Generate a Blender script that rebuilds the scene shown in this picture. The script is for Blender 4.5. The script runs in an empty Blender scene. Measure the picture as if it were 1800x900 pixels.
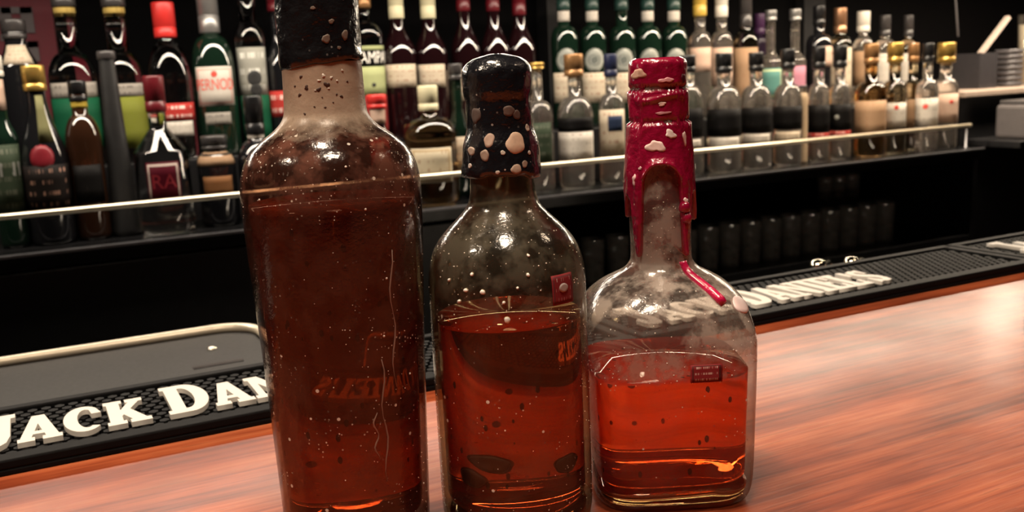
import bpy, bmesh, math, random
from mathutils import Vector, Matrix
random.seed(7)
PI = math.pi
scene = bpy.context.scene
COL = scene.collection

# ------------------------------------------------------------------ camera
F, CW, CH = 1700.0, 1800, 900
ROLL, PITCH, AZ, CAMH = math.radians(2.69), math.radians(10.6), math.radians(63.5), 0.225
_fh = Vector((math.cos(AZ), math.sin(AZ), 0)); _rt = Vector((math.sin(AZ), -math.cos(AZ), 0)); _up = Vector((0, 0, 1))
FWD = _fh*math.cos(PITCH) - _up*math.sin(PITCH)
_cu = _up*math.cos(PITCH) + _fh*math.sin(PITCH)
RT = _rt*math.cos(ROLL) - _cu*math.sin(ROLL)
UP = _cu*math.cos(ROLL) + _rt*math.sin(ROLL)
CAM = Vector((0, 0, CAMH))
cd = bpy.data.cameras.new('camera'); cam = bpy.data.objects.new('camera', cd); COL.objects.link(cam)
m = Matrix.Identity(4)
for i in range(3):
    m[i][0] = RT[i]; m[i][1] = UP[i]; m[i][2] = -FWD[i]; m[i][3] = CAM[i]
cam.matrix_world = m
cd.sensor_width = 36; cd.lens = F*36/CW; cd.clip_start = .01; cd.clip_end = 50
cd.dof.use_dof = True; cd.dof.focus_distance = .47; cd.dof.aperture_fstop = 17
scene.camera = cam

def ray(x, y): return FWD*F + RT*(x-CW/2) - UP*(y-CH/2)
def at_z(x, y, Z): d = ray(x, y); return CAM + d*((Z-CAMH)/d.z)
def at_y(x, y, Y): d = ray(x, y); return CAM + d*(Y/d.y)
def depth(p): return (Vector(p)-CAM).dot(FWD)

# ------------------------------------------------------------------ world and lights
w = bpy.data.worlds.new('world'); scene.world = w; w.use_nodes = True
w.node_tree.nodes['Background'].inputs[0].default_value = (.55, .42, .36, 1)
w.node_tree.nodes['Background'].inputs[1].default_value = .006

def area(name, loc, target, sx, sy, power, col):
    l = bpy.data.lights.new(name, 'AREA'); l.shape = 'RECTANGLE'; l.size = sx; l.size_y = sy; l.energy = power; l.color = col
    o = bpy.data.objects.new(name, l); COL.objects.link(o); o.location = loc
    o.rotation_euler = (Vector(target)-Vector(loc)).to_track_quat('-Z', 'Y').to_euler(); return o
def spot(name, loc, target, power, col, ang=70, rad=.04, blend=.5):
    l = bpy.data.lights.new(name, 'SPOT'); l.energy = power; l.color = col; l.spot_size = math.radians(ang); l.spot_blend = blend; l.shadow_soft_size = rad
    o = bpy.data.objects.new(name, l); COL.objects.link(o); o.location = loc
    o.rotation_euler = (Vector(target)-Vector(loc)).to_track_quat('-Z', 'Y').to_euler(); return o

WARM = (1.0, .80, .58)
# pendant spots over the counter
spot('counter_spot', (.04, .08, 1.25), (.20, .46, 0), 46, (1, .80, .60), 75, .15)
spot('counter_spot', (.10, .58, 1.10), (.26, .42, 0), 32, (1, .80, .60), 80, .06)
spot('counter_spot', (-.75, .5, 1.2), (-.35, .50, 0), 29, (1, .80, .60), 80, .08)
spot('counter_spot', (1.25, .2, 1.2), (.85, .15, 0), 9, (1, .74, .52), 70, .08)
# light strips over the front of the back bar
area('back_bar_strip', (.45, 1.85, .55), (.45, 1.80, .0), 1.9, .08, 21, (1, .86, .70))
area('back_bar_strip', (2.35, 1.85, .55), (2.35, 1.80, .0), 1.8, .08, 30, (1, .82, .62))
spot('back_bar_spot', (2.72, 1.98, .62), (.8, .55, 0), 4.5, (1, .84, .64), 80, .06)
# added unseen fill light, low behind the bar, brightens the bay glasses
area('added_bay_fill', (1.5, .80, -.20), (1.7, 2.0, -.34), 1.2, .02, .8, (1, .82, .62))

vs = scene.view_settings
vs.view_transform = 'Standard'; vs.look = 'None'; vs.gamma = 1; vs.exposure = 0; vs.use_curve_mapping = False

# ------------------------------------------------------------------ helpers
def link(name, me, mt=None, parent=None, smooth=False, label=None):
    if mt: me.materials.append(mt)
    if smooth:
        me.polygons.foreach_set('use_smooth', [True]*len(me.polygons))
    o = bpy.data.objects.new(name, me); COL.objects.link(o)
    if parent: o.parent = parent
    if label: o['label'] = label
    return o
def thing(name, loc, label, cat, group=None, rz=0):
    o = bpy.data.objects.new(name, None); COL.objects.link(o); o.location = loc; o.rotation_euler = (0, 0, rz); o.empty_display_size = .02
    o['label'] = label; o['category'] = cat
    if group: o['group'] = group
    return o
def tag(o, label, cat, group=None):
    o['label'] = label; o['category'] = cat
    if group: o['group'] = group
    return o
def struct(o): o['kind'] = 'structure'; return o
def box_mesh(x0, x1, y0, y1, z0, z1, bev=0, seg=2):
    bm = bmesh.new(); bmesh.ops.create_cube(bm, size=1)
    for v in bm.verts:
        v.co = Vector((x0+(v.co.x+.5)*(x1-x0), y0+(v.co.y+.5)*(y1-y0), z0+(v.co.z+.5)*(z1-z0)))
    if bev: bmesh.ops.bevel(bm, geom=bm.edges[:], offset=bev, segments=seg, affect='EDGES', profile=.5)
    me = bpy.data.meshes.new('box'); bm.to_mesh(me); bm.free(); return me
def lathe_mesh(prof, seg=32, sq=None, close=True):
    """prof: (r,z) list bottom to top. sq(z) -> squareness exponent (2 is round)."""
    vs_, fs = [], []
    n = len(prof)
    for (r, z) in prof:
        e = sq(z) if sq else 2
        for k in range(seg):
            a = 2*PI*k/seg; c, s = math.cos(a), math.sin(a)
            rr = r if e <= 2.001 else r/((abs(c)**e+abs(s)**e)**(1/e))
            vs_.append((rr*c, rr*s, z))
    for i in range(n-1):
        for k in range(seg):
            k2 = (k+1) % seg
            fs.append((i*seg+k, i*seg+k2, (i+1)*seg+k2, (i+1)*seg+k))
    if close:
        fs.append(tuple(range(seg-1, -1, -1))); fs.append(tuple((n-1)*seg+k for k in range(seg)))
    me = bpy.data.meshes.new('lathe'); me.from_pydata(vs_, [], fs); me.update(); return me
def tube_mesh(pts, r, seg=10, taper=None):
    pts = [Vector(p) for p in pts]; vs_, fs = [], []
    n = len(pts)
    for i, p in enumerate(pts):
        t = (pts[min(i+1, n-1)]-pts[max(i-1, 0)]).normalized()
        a = t.orthogonal().normalized() if i == 0 else (a - t*a.dot(t)).normalized()
        b = t.cross(a); rr = r*(taper(i/(n-1)) if taper else 1)
        for k in range(seg):
            an = 2*PI*k/seg; vs_.append(p+a*(rr*math.cos(an))+b*(rr*math.sin(an)))
    for i in range(n-1):
        for k in range(seg):
            k2 = (k+1) % seg; fs.append((i*seg+k, i*seg+k2, (i+1)*seg+k2, (i+1)*seg+k))
    fs.append(tuple(range(seg-1, -1, -1))); fs.append(tuple((n-1)*seg+k for k in range(seg)))
    me = bpy.data.meshes.new('tube'); me.from_pydata(vs_, [], fs); me.update(); return me
def curved_patch(rfun, phi0, dphi, z0, z1, off=.0006, nu=12, nv=3, thick=.0005):
    """label wrapped on a surface of revolution (or any r(phi,z)); closed thin solid with uv on the outer face"""
    vs_, fs, uv = [], [], []
    for layer in (0, 1):
        for j in range(nv+1):
            z = z0+(z1-z0)*j/nv
            for i in range(nu+1):
                ph = phi0-dphi+2*dphi*i/nu
                r = rfun(ph, z)+off-(thick if layer else 0)
                vs_.append((r*math.cos(ph), r*math.sin(ph), z)); uv.append((i/nu, j/nv))
    W = nu+1; L = W*(nv+1)
    for j in range(nv):
        for i in range(nu):
            a = j*W+i; fs.append((a, a+1, a+1+W, a+W)); fs.append((L+a+W, L+a+1+W, L+a+1, L+a))
    for i in range(nu):
        fs.append((L+i, L+i+1, i+1, i)); t = nv*W+i; fs.append((t, t+1, L+t+1, L+t))
    for j in range(nv):
        a = j*W; fs.append((a, a+W, L+a+W, L+a)); b = j*W+nu; fs.append((L+b, L+b+W, b+W, b))
    me = bpy.data.meshes.new('label'); me.from_pydata(vs_, [], fs)
    ul = me.uv_layers.new(name='UVMap')
    for lp in me.loops: ul.data[lp.index].uv = uv[lp.vertex_index]
    me.update(); return me
def blob_patch(rfun, phi0, z0, w, h, off=.0007, rag=.25, seed=0, zscale=1.0, rings=4, seg=26, dome=.0):
    """irregular thin chip lying on r(phi,z)"""
    rnd = random.Random(seed); ph = [rnd.uniform(0, 6.28) for _ in range(4)]
    vs_, fs = [], []
    r0 = rfun(phi0, z0)
    vs_.append((r0, phi0, z0, off+dome))
    for j in range(1, rings+1):
        for k in range(seg):
            a = 2*PI*k/seg
            q = 1+rag*(.5*math.sin(2*a+ph[0])+.35*math.sin(3*a+ph[1])+.25*math.sin(5*a+ph[2]))
            t = j/rings
            p = phi0+math.cos(a)*q*t*w/2/r0; z = z0+math.sin(a)*q*t*h/2
            vs_.append((None, p, z, (off+dome*(1-t*t)) if j < rings else off*.2-.0006))
    out = []
    for (r, p, z, o) in vs_:
        r = rfun(p, z)+o; out.append((r*math.cos(p), r*math.sin(p), z))
    for k in range(seg): fs.append((0, 1+k, 1+(k+1) % seg))
    for j in range(rings-1):
        for k in range(seg):
            k2 = (k+1) % seg; a = 1+j*seg; b = a+seg
            fs.append((a+k, b+k, b+k2, a+k2))
    b = 1+(rings-1)*seg
    fs.append(tuple(b+k for k in range(seg-1, -1, -1)))
    me = bpy.data.meshes.new('chip'); me.from_pydata(out, [], fs); me.update(); return me
def text_mesh(s, size, extrude=.0003, bold=.0):
    cu = bpy.data.curves.new('txt', 'FONT'); cu.body = s; cu.size = size; cu.extrude = extrude; cu.offset = bold; cu.align_x = 'CENTER'; cu.align_y = 'CENTER'; cu.resolution_u = 4
    o = bpy.data.objects.new('txt', cu); COL.objects.link(o)
    dg = bpy.context.evaluated_depsgraph_get(); dg.update()
    me = bpy.data.meshes.new_from_object(o.evaluated_get(dg)); bpy.data.objects.remove(o); bpy.data.curves.remove(cu); return me
def text_on(rfun, s, size, phi0, z0, off=.0009, bold=0.0, width=None):
    me = text_mesh(s, size, .0002, bold)
    xs = [v.co.x for v in me.vertices]; sc = (width/(max(xs)-min(xs))) if width else 1
    for v in me.vertices:
        x, y, z = v.co; x *= sc; zz = z0+y; r = rfun(phi0, zz); p = phi0+x/r; rr = rfun(p, zz)+off+z
        v.co = (rr*math.cos(p), rr*math.sin(p), zz)
    return me

# ------------------------------------------------------------------ materials
class NT:
    def __init__(s, name):
        s.m = bpy.data.materials.new(name); s.m.use_nodes = True; s.t = s.m.node_tree; s.t.nodes.clear()
        s.out = s.n('ShaderNodeOutputMaterial')
    def n(s, ty, **kw):
        nd = s.t.nodes.new(ty)
        for k, v in kw.items(): setattr(nd, k, v)
        return nd
    def l(s, a, b): s.t.links.new(a, b)
    def val(s, sock, v):
        if hasattr(v, 'is_output') or isinstance(v, bpy.types.NodeSocket): s.l(v, sock)
        else: sock.default_value = v
    def math(s, op, a, b=None, c=None, clamp=False):
        nd = s.n('ShaderNodeMath', operation=op, use_clamp=clamp); s.val(nd.inputs[0], a)
        if b is not None: s.val(nd.inputs[1], b)
        if c is not None: s.val(nd.inputs[2], c)
        return nd.outputs[0]
    def mix(s, f, a, b):
        nd = s.n('ShaderNodeMix', data_type='RGBA'); s.val(nd.inputs[0], f); s.val(nd.inputs[6], a); s.val(nd.inputs[7], b); return nd.outputs[2]
    def coord(s, which='Object', scale=(1, 1, 1), loc=(0, 0, 0)):
        t = s.n('ShaderNodeTexCoord'); mp = s.n('ShaderNodeMapping'); s.l(t.outputs[which], mp.inputs[0]); mp.inputs['Scale'].default_value = scale; mp.inputs['Location'].default_value = loc; return mp.outputs[0]
    def noise(s, vec, scale, detail=3, rough=.5):
        nd = s.n('ShaderNodeTexNoise'); s.l(vec, nd.inputs['Vector']); nd.inputs['Scale'].default_value = scale; nd.inputs['Detail'].default_value = detail; nd.inputs['Roughness'].default_value = rough; return nd.outputs[0]
    def voro(s, vec, scale, feat='F1'):
        nd = s.n('ShaderNodeTexVoronoi', feature=feat); s.l(vec, nd.inputs['Vector']); nd.inputs['Scale'].default_value = scale; return nd
    def ramp(s, f, stops):
        nd = s.n('ShaderNodeValToRGB'); s.l(f, nd.inputs[0]); cr = nd.color_ramp
        while len(cr.elements) < len(stops): cr.elements.new(.5)
        for e, (p, c) in zip(cr.elements, stops): e.position = p; e.color = c if len(c) == 4 else (*c, 1)
        return nd.outputs[0]
    def princ(s, **kw):
        b = s.n('ShaderNodeBsdfPrincipled')
        for k, v in kw.items(): s.val(b.inputs[k.replace('_', ' ')], v)
        return b
    def bump(s, hgt, strength, dist=.001):
        b = s.n('ShaderNodeBump'); s.l(hgt, b.inputs['Height']); b.inputs['Strength'].default_value = strength; b.inputs['Distance'].default_value = dist; return b.outputs[0]
    def surf(s, o): s.l(o, s.out.inputs[0]); return s.m
    def mixsh(s, f, a, b):
        nd = s.n('ShaderNodeMixShader'); s.val(nd.inputs[0], f); s.l(a, nd.inputs[1]); s.l(b, nd.inputs[2]); return nd.outputs[0]
def c4(c): return (*c, 1) if len(c) == 3 else c
_cache = {}
def memo(fn):
    def g(*a, **k):
        key = (fn.__name__, a, tuple(sorted(k.items())))
        if key not in _cache: _cache[key] = fn(*a, **k)
        return _cache[key]
    return g
@memo
def plain(name, col, rough=.5, metal=0., nz=.15, scale=60., coat=0., spec=.5):
    t = NT(name); v = t.coord(); f = t.noise(v, scale, 3)
    c = t.mix(f, c4([x*(1-nz) for x in col]), c4([min(1, x*(1+nz)) for x in col]))
    r = t.math('MULTIPLY_ADD', f, .12, rough-.06)
    return t.surf(t.princ(Base_Color=c, Roughness=r, Metallic=metal, Coat_Weight=coat, Coat_Roughness=.08, Specular_IOR_Level=spec).outputs[0])
@memo
def solid_glass(name, col=(.97, .97, .95), rough=.015):
    """bottle full of a clear or tinted spirit: one refracting body"""
    t = NT(name); v = t.coord(); f = t.noise(v, 25, 2)
    return t.surf(t.princ(Base_Color=c4(col), Roughness=rough, Transmission_Weight=1.0, IOR=1.54, Normal=t.bump(f, .12, .002)).outputs[0])
@memo
def dark_glass(name, col, rough=.06):
    t = NT(name); v = t.coord(); f = t.noise(v, 40, 2)
    return t.surf(t.princ(Base_Color=c4(col), Roughness=t.math('MULTIPLY_ADD', f, .05, rough-.02), Specular_IOR_Level=.6, Coat_Weight=.5, Coat_Roughness=.03, Normal=t.bump(f, .1, .002)).outputs[0])
def shell_nodes(t, tint, dirt_f=None, dirt_col=(.6, .55, .5), rough=.03, normal=None, edge=.5):
    """thin glass wall: transparent with a tint that deepens at grazing angles, mirror coat by facing"""
    lw = t.n('ShaderNodeLayerWeight'); lw.inputs[0].default_value = .5
    fac = lw.outputs['Facing']
    sch = t.math('MULTIPLY_ADD', t.math('POWER', fac, 4.0), .75, .05, clamp=True)
    tr = t.n('ShaderNodeBsdfTransparent')
    t.l(t.mix(t.math('MULTIPLY', t.math('POWER', fac, 2.5), edge), c4(tint), c4([x*.25 for x in tint])), tr.inputs[0])
    gl = t.n('ShaderNodeBsdfGlossy'); gl.inputs['Roughness'].default_value = rough
    if normal is not None: t.l(normal, gl.inputs['Normal'])
    sh = tr.outputs[0]
    if dirt_f is not None:
        d = t.n('ShaderNodeBsdfDiffuse'); t.val(d.inputs[0], dirt_col if not isinstance(dirt_col, tuple) else c4(dirt_col))
        sh = t.mixsh(dirt_f, sh, d.outputs[0])
    return t.mixsh(sch, sh, gl.outputs[0])
@memo
def shell_glass(name, tint=(.93, .94, .92), dust_glow=.02):
    t = NT(name); v = t.coord(); f = t.noise(v, 90, 3)
    return t.surf(shell_nodes(t, tint, t.math('MULTIPLY', f, dust_glow*2)))
def dirty_glass(name, tint, film, speck, scale=1.0, film_hi=None, zline=0., film_col=(.42, .36, .32), speck_col=(.85, .78, .70)):
    """dusty bottle glass with dried splashes: film = overall haze, speck = amount of pale specks"""
    t = NT(name); v = t.coord()
    n1 = t.noise(v, 42*scale, 4, .65); n2 = t.noise(v, 170*scale, 3, .6)
    blot = t.math('MULTIPLY', t.math('MULTIPLY_ADD', t.math('MULTIPLY_ADD', n1, 8.0, -3.6, clamp=True), .82, .18), film)
    if film_hi is not None:   # dried residue left on the wall above the spirit
        sz = t.n('ShaderNodeSeparateXYZ'); t.l(v, sz.inputs[0])
        hi = t.math('MULTIPLY_ADD', t.math('SUBTRACT', sz.outputs[2], zline), 220, t.math('MULTIPLY', n2, .6), clamp=True)
        blot = t.math('MULTIPLY', blot, t.math('MULTIPLY_ADD', hi, film_hi/film-1, 1))
    vo = t.voro(v, 620*scale); vo2 = t.voro(v, 260*scale)
    gate = t.math('MULTIPLY_ADD', t.noise(v, 30*scale, 3), 6, -3.1, clamp=True)
    sc = t.n('ShaderNodeSeparateColor'); t.l(vo.outputs['Color'], sc.inputs[0])
    s1 = t.math('MULTIPLY', t.math('LESS_THAN', vo.outputs['Distance'], .26), t.math('GREATER_THAN', sc.outputs[0], 1-speck))
    sc2 = t.n('ShaderNodeSeparateColor'); t.l(vo2.outputs['Color'], sc2.inputs[0])
    s2 = t.math('MULTIPLY', t.math('LESS_THAN', vo2.outputs['Distance'], .22), t.math('GREATER_THAN', sc2.outputs[0], 1-speck*.15))
    s1 = t.math('MULTIPLY', s1, t.math('MULTIPLY_ADD', gate, .95, .05))
    sp = t.math('MAXIMUM', s1, s2)
    fac = t.math('MAXIMUM', t.math('MULTIPLY', sp, .8), blot, clamp=True)
    colr = t.mix(sp, c4(film_col), c4(speck_col))
    nm = t.bump(t.math('ADD', n2, t.math('MULTIPLY', sp, .8)), .25, .0012)
    return t.surf(shell_nodes(t, tint, fac, colr, .14, nm, .75))
@memo
def liquid(name, col, murk_glow=.3, rough=.02, diff=None, zglow=None):
    t = NT(name); v = t.coord(scale=(1, 1, .6)); f = t.noise(v, 55, 4, .6)
    fl = t.voro(v, 260); sc = t.n('ShaderNodeSeparateColor'); t.l(fl.outputs['Color'], sc.inputs[0])
    fleck = t.math('MULTIPLY', t.math('LESS_THAN', fl.outputs['Distance'], .3), t.math('GREATER_THAN', sc.outputs[0], .93))
    base = t.princ(Base_Color=c4(col), Roughness=rough, Transmission_Weight=1.0, IOR=1.36)
    d = t.n('ShaderNodeBsdfDiffuse')
    dc = diff or tuple(x*.35 for x in col)
    t.l(t.mix(f, c4([x*.55 for x in dc]), c4([x*1.3 for x in dc])), d.inputs[0])
    dk = t.n('ShaderNodeBsdfDiffuse'); dk.inputs[0].default_value = (.02, .008, .006, 1)
    mk = t.math('MULTIPLY_ADD', f, murk_glow*.6, murk_glow*.7)  # diffuse share: cloud in the brown spirit, painted glow in the red ones
    if zglow:   # cloudiness thinned near the bottom, standing in for a red glow there
        sz = t.n('ShaderNodeSeparateXYZ'); t.l(t.coord(), sz.inputs[0])
        mk = t.math('MULTIPLY', mk, t.math('MULTIPLY_ADD', t.math('MULTIPLY_ADD', t.math('SUBTRACT', sz.outputs[2], zglow), 60, 0., clamp=True), .65, .35))
    sh = t.mixsh(mk, base.outputs[0], d.outputs[0])
    return t.surf(t.mixsh(t.math('MULTIPLY', fleck, .85), sh, dk.outputs[0]))
@memo
def wax_mat(name, col, speckle=.1, speck_col=(.8, .72, .62), rough=.22):
    t = NT(name); v = t.coord(); n = t.noise(v, 60, 4, .6); n2 = t.noise(v, 260, 3)
    vo = t.voro(v, 420); sc = t.n('ShaderNodeSeparateColor'); t.l(vo.outputs['Color'], sc.inputs[0])
    gate = t.math('MULTIPLY_ADD', t.noise(v, 38, 2), 7, -3.4, clamp=True)
    sp = t.math('MULTIPLY', t.math('MULTIPLY', t.math('LESS_THAN', t.math('ADD', vo.outputs['Distance'], t.math('MULTIPLY', n2, .25)), .32), t.math('GREATER_THAN', sc.outputs[0], 1-speckle)), t.math('MULTIPLY_ADD', gate, .9, .1))
    c = t.mix(sp, t.mix(n, c4([x*.7 for x in col]), c4([x*1.25 for x in col])), c4(speck_col))
    return t.surf(t.princ(Base_Color=c, Roughness=t.math('MULTIPLY_ADD', n, .2, rough-.08), Specular_IOR_Level=.6, Coat_Weight=.7, Coat_Roughness=.09, Normal=t.bump(t.math('ADD', n2, t.math('MULTIPLY', n, 2)), .5, .0014)).outputs[0])
@memo
def label_mat(name, base, ink=None, rows=5, dens=.5, border=None, rough=.55):
    """printed paper: rows of broken ink lines on the label's own uv"""
    t = NT(name); v = t.coord('UV'); sx = t.n('ShaderNodeSeparateXYZ'); t.l(v, sx.inputs[0])
    u, w_ = sx.outputs[0], sx.outputs[1]
    if max(base) > .1: base = tuple(x*.62 for x in base)
    col = c4(base)
    if ink:
        vr = t.math('MULTIPLY', w_, rows); fr = t.math('FRACT', vr); fl = t.math('FLOOR', vr)
        band = t.math('MULTIPLY', t.math('GREATER_THAN', fr, .32), t.math('LESS_THAN', fr, .68))
        cv = t.n('ShaderNodeCombineXYZ'); t.l(t.math('MULTIPLY', u, 22), cv.inputs[0]); t.l(t.math('MULTIPLY', fl, 7.31), cv.inputs[1])
        nz = t.noise(cv.outputs[0], 1.0, 2, .7)
        ends = t.math('LESS_THAN', t.math('ABSOLUTE', t.math('SUBTRACT', u, .5)), .36)
        msk = t.math('MULTIPLY', t.math('MULTIPLY', band, ends), t.math('GREATER_THAN', nz, 1-dens))
        col = t.mix(msk, col, c4(ink))
    if border:
        e = t.math('MAXIMUM', t.math('ABSOLUTE', t.math('SUBTRACT', u, .5)), t.math('ABSOLUTE', t.math('SUBTRACT', w_, .5)))
        col = t.mix(t.math('MULTIPLY', t.math('GREATER_THAN', e, .40), t.math('LESS_THAN', e, .455)), col, c4(border))
    g = t.noise(t.coord(), 180, 2)
    return t.surf(t.princ(Base_Color=t.mix(t.math('MULTIPLY', g, .18), col, (.2, .15, .1, 1)) if max(base) > .1 else col, Roughness=rough, Specular_IOR_Level=.06).outputs[0])
def wood_mat():
    t = NT('varnished_wood'); v = t.coord(scale=(1.6, 17, 17)); v2 = t.coord(scale=(5, 120, 120)); v3 = t.coord()
    wv = t.noise(v, 1.6, 5, .62); gr = t.noise(v2, 1.8, 4, .6); big = t.noise(v3, 2.6, 3)
    f = t.math('ADD', t.math('MULTIPLY', wv, .68), t.math('MULTIPLY', gr, .32))
    c = t.ramp(f, [(.34, (.085, .014, .006)), (.45, (.24, .046, .018)), (.53, (.40, .090, .034)), (.66, (.56, .17, .070))])
    c = t.mix(t.math('MULTIPLY', t.math('MULTIPLY_ADD', t.noise(t.coord(scale=(1.2, 3.5, 3.5)), 3.2, 4, .6), 5, -2.3, clamp=True), .55), c, (.10, .020, .010, 1))
    pore = t.math('MULTIPLY', t.math('GREATER_THAN', gr, .62), .35)
    c = t.mix(pore, c, (.11, .022, .010, 1))
    r = t.math('MULTIPLY_ADD', t.noise(v3, 14, 4, .7), .28, .16)
    scr = t.voro(t.coord(scale=(9, 60, 60)), 2.2, 'DISTANCE_TO_EDGE').outputs['Distance']
    h = t.math('ADD', t.math('MULTIPLY', gr, .6), t.math('MULTIPLY', wv, .5))
    return t.surf(t.princ(Base_Color=c, Roughness=t.math('ADD', r, .1), Specular_IOR_Level=.08, Coat_Weight=.13, Coat_Roughness=t.math('MULTIPLY_ADD', t.noise(v3, 9, 2, .5), .14, .10), Normal=t.bump(h, .28, .0012)).outputs[0])
M_wood = wood_mat()
M_black = plain('black_laminate', (.010, .010, .011), .35)
M_blackmat = plain('black_wall_paint', (.0016, .0014, .0018), .8, 0., .15, 60., 0., .1)
M_greywall = plain('charcoal_panel', (.012, .0115, .0125), .7)
M_rubber = plain('black_rubber', (.006, .006, .0065), .6, 0, .3, 200, 0., .08)
M_white_rubber = plain('white_rubber', (.80, .76, .70), .5, 0, .06, 90)
M_steel = plain('brushed_steel', (.42, .40, .38), .42, 1.0, .08, 200)
M_rail = plain('pale_brass', (.90, .80, .60), .34, 1.0, .05, 90)
M_chrome = plain('warm_chrome', (.85, .80, .66), .12, 1.0, .05, 90)
M_trim = plain('dull_aluminium', (.22, .22, .235), .4, 1.0, .1, 90)
M_shelf = plain('black_shelf_gloss', (.006, .006, .0065), .22, 0, .1, 60, 0., .25)

# ------------------------------------------------------------------ setting
struct(link('floor', box_mesh(-1.6, 4.6, -.4, 2.5, -1.12, -1.07), plain('dark_floor', (.02, .018, .017), .6)))
struct(link('wall_back', box_mesh(-1.6, 4.6, 2.46, 2.54, -1.07, 1.5), M_blackmat))
struct(link('wall_right', box_mesh(4.55, 4.65, .9, 2.46, -1.07, 1.5), M_blackmat))
pz = at_y(1428, 60, 2.43)
struct(link('trim_1', box_mesh(pz.x-.045, pz.x+.045, 2.42, 2.46, .09, 1.3), M_greywall))
pz = at_y(965, 60, 2.43)
struct(link('trim_2', box_mesh(pz.x-.02, pz.x+.02, 2.40, 2.46, .09, 1.3), M_greywall))

# red sign on the wall at the far end
s0 = at_y(-40, 80, 2.44); s1 = at_y(100, 80, 2.44)
sg = thing('wall_sign', (s0.x, 2.457, .09), 'dark red wall panel with grey block letters behind the bottles', 'sign')
link('panel', box_mesh(0, s1.x-s0.x, -.012, 0, 0, .62), plain('dark_red_panel', (.15, .005, .017), .55), sg)
def sign_block(x0, y0, x1, y1, nm='letter'):
    a = at_y(x0, y1, 2.44); b = at_y(x1, y0, 2.44)
    link(nm, box_mesh(a.x-s0.x, b.x-s0.x, -.017, -.0115, a.z-.09, b.z-.09), plain('sign_grey', (.13, .11, .115), .6), sg)
for q in ((2, 12, 55, 24), (2, 12, 18, 58), (40, 12, 56, 58), (44, 72, 66, 84), (52, 72, 66, 108), (2, 60, 34, 72)): sign_block(*q)

# counter and back bar carcass
def rbox(name, mt, *a, bev=.004, **k): return link(name, box_mesh(*a, bev=bev), mt, **k)
ct = tag(rbox('bar_counter', M_wood, -1.3, 3.6, -.34, .772, -.055, 0, bev=.006), 'polished red brown wooden bar counter under the rubber mats', 'bar counter')
tag(rbox('counter_front', M_black, -1.3, 3.6, -.26, .70, -1.07, -.055, bev=0), 'black bar base carrying the wooden counter', 'bar base')

SH = -.045         # shelf surface
RISE = .085        # second tier
YF, YB, YR = 1.99, 2.15, 1.915
XE = at_y(1706, 222, YR).x
XO = at_y(948, 400, 1.90).x   # where the open glass shelf begins
def rel(o, name, b, mt, bev=.002):
    L = o.location
    return link(name, box_mesh(b[0]-L.x, b[1]-L.x, b[2]-L.y, b[3]-L.y, b[4]-L.z, b[5]-L.z, bev), mt, o)
sh = thing('bottle_shelf', (0, 2.17, SH-.03), 'long black glossy shelf board with thin metal edge under the bottles', 'shelf')
rel(sh, 'board', (-1.5, XE+.03, 1.895, 2.455, SH-.03, SH), M_shelf)
rel(sh, 'edge_strip', (-1.5, XE+.03, 1.886, 1.8945, SH-.006, SH), M_trim, .001)
ri = tag(link('shelf_riser', box_mesh(-1.5, XE, 2.075, 2.455, SH, RISE, .002), M_black), 'black step on the shelf that lifts the back row of bottles', 'riser')
cb = thing('back_bar_cabinet', (.2, 2.17, -1.07), 'black back bar cabinet with plain doors below the bottle shelf', 'cabinet')
rel(cb, 'carcass', (-1.5, XO-.006, 1.93, 2.455, -1.07, SH-.0305), M_black)
rel(cb, 'door', (-1.5, -.42, 1.90, 1.928, -1.0, SH-.036), M_black)
rel(cb, 'door', (-.414, XO-.008, 1.90, 1.928, -1.0, SH-.036), M_black)
GZ1, GZ2 = -.30, -.21
rel(cb, 'side_panel', (XO-.005, XO+.012, 1.91, 2.44, GZ1+.001, SH-.0305), M_black)
gb = thing('glass_bay', (2., 2.17, -1.07), 'black base unit carrying clear glasses beside the cabinet doors', 'cabinet')
rel(gb, 'carcass', (XO, XE+.009, 1.935, 2.455, -1.07, GZ1-.02), M_black)
rel(gb, 'top', (XO, XE+.009, 1.91, 2.455, GZ1-.0199, GZ1), M_black)
tag(link('end_panel', box_mesh(XE+.012, XE+.03, 1.91, 2.45, -1.07, SH-.0305, .001), M_black), 'black upright end panel below the service counter end of the shelf', 'panel')
gs = tag(link('glass_step', box_mesh(XO+.6, XE+.009, 2.20, 2.455, GZ1, GZ2, .002), M_black), 'black step above the base unit carrying short tumblers', 'step')

# rail in front of the bottles
RZ = .0205
rl = thing('bottle_rail', (0, YR, SH), 'pale brass rail running along the front of the bottle shelf', 'rail')
link('bar', tube_mesh([(-1.5, 0, RZ-SH), (XE*.5, 0, RZ-SH), (XE, 0, RZ-SH)], .0058, 14), M_rail, rl, True)
for px in (-560, 588, 1145, 1697):
    X = at_y(px, 260, YR).x
    link('post', lathe_mesh([(.007, 0), (.007, .003), (.003, .004), (.003, RZ-SH-.004)], 12), M_trim, rl, True).location = (X, 0, 0)

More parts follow.
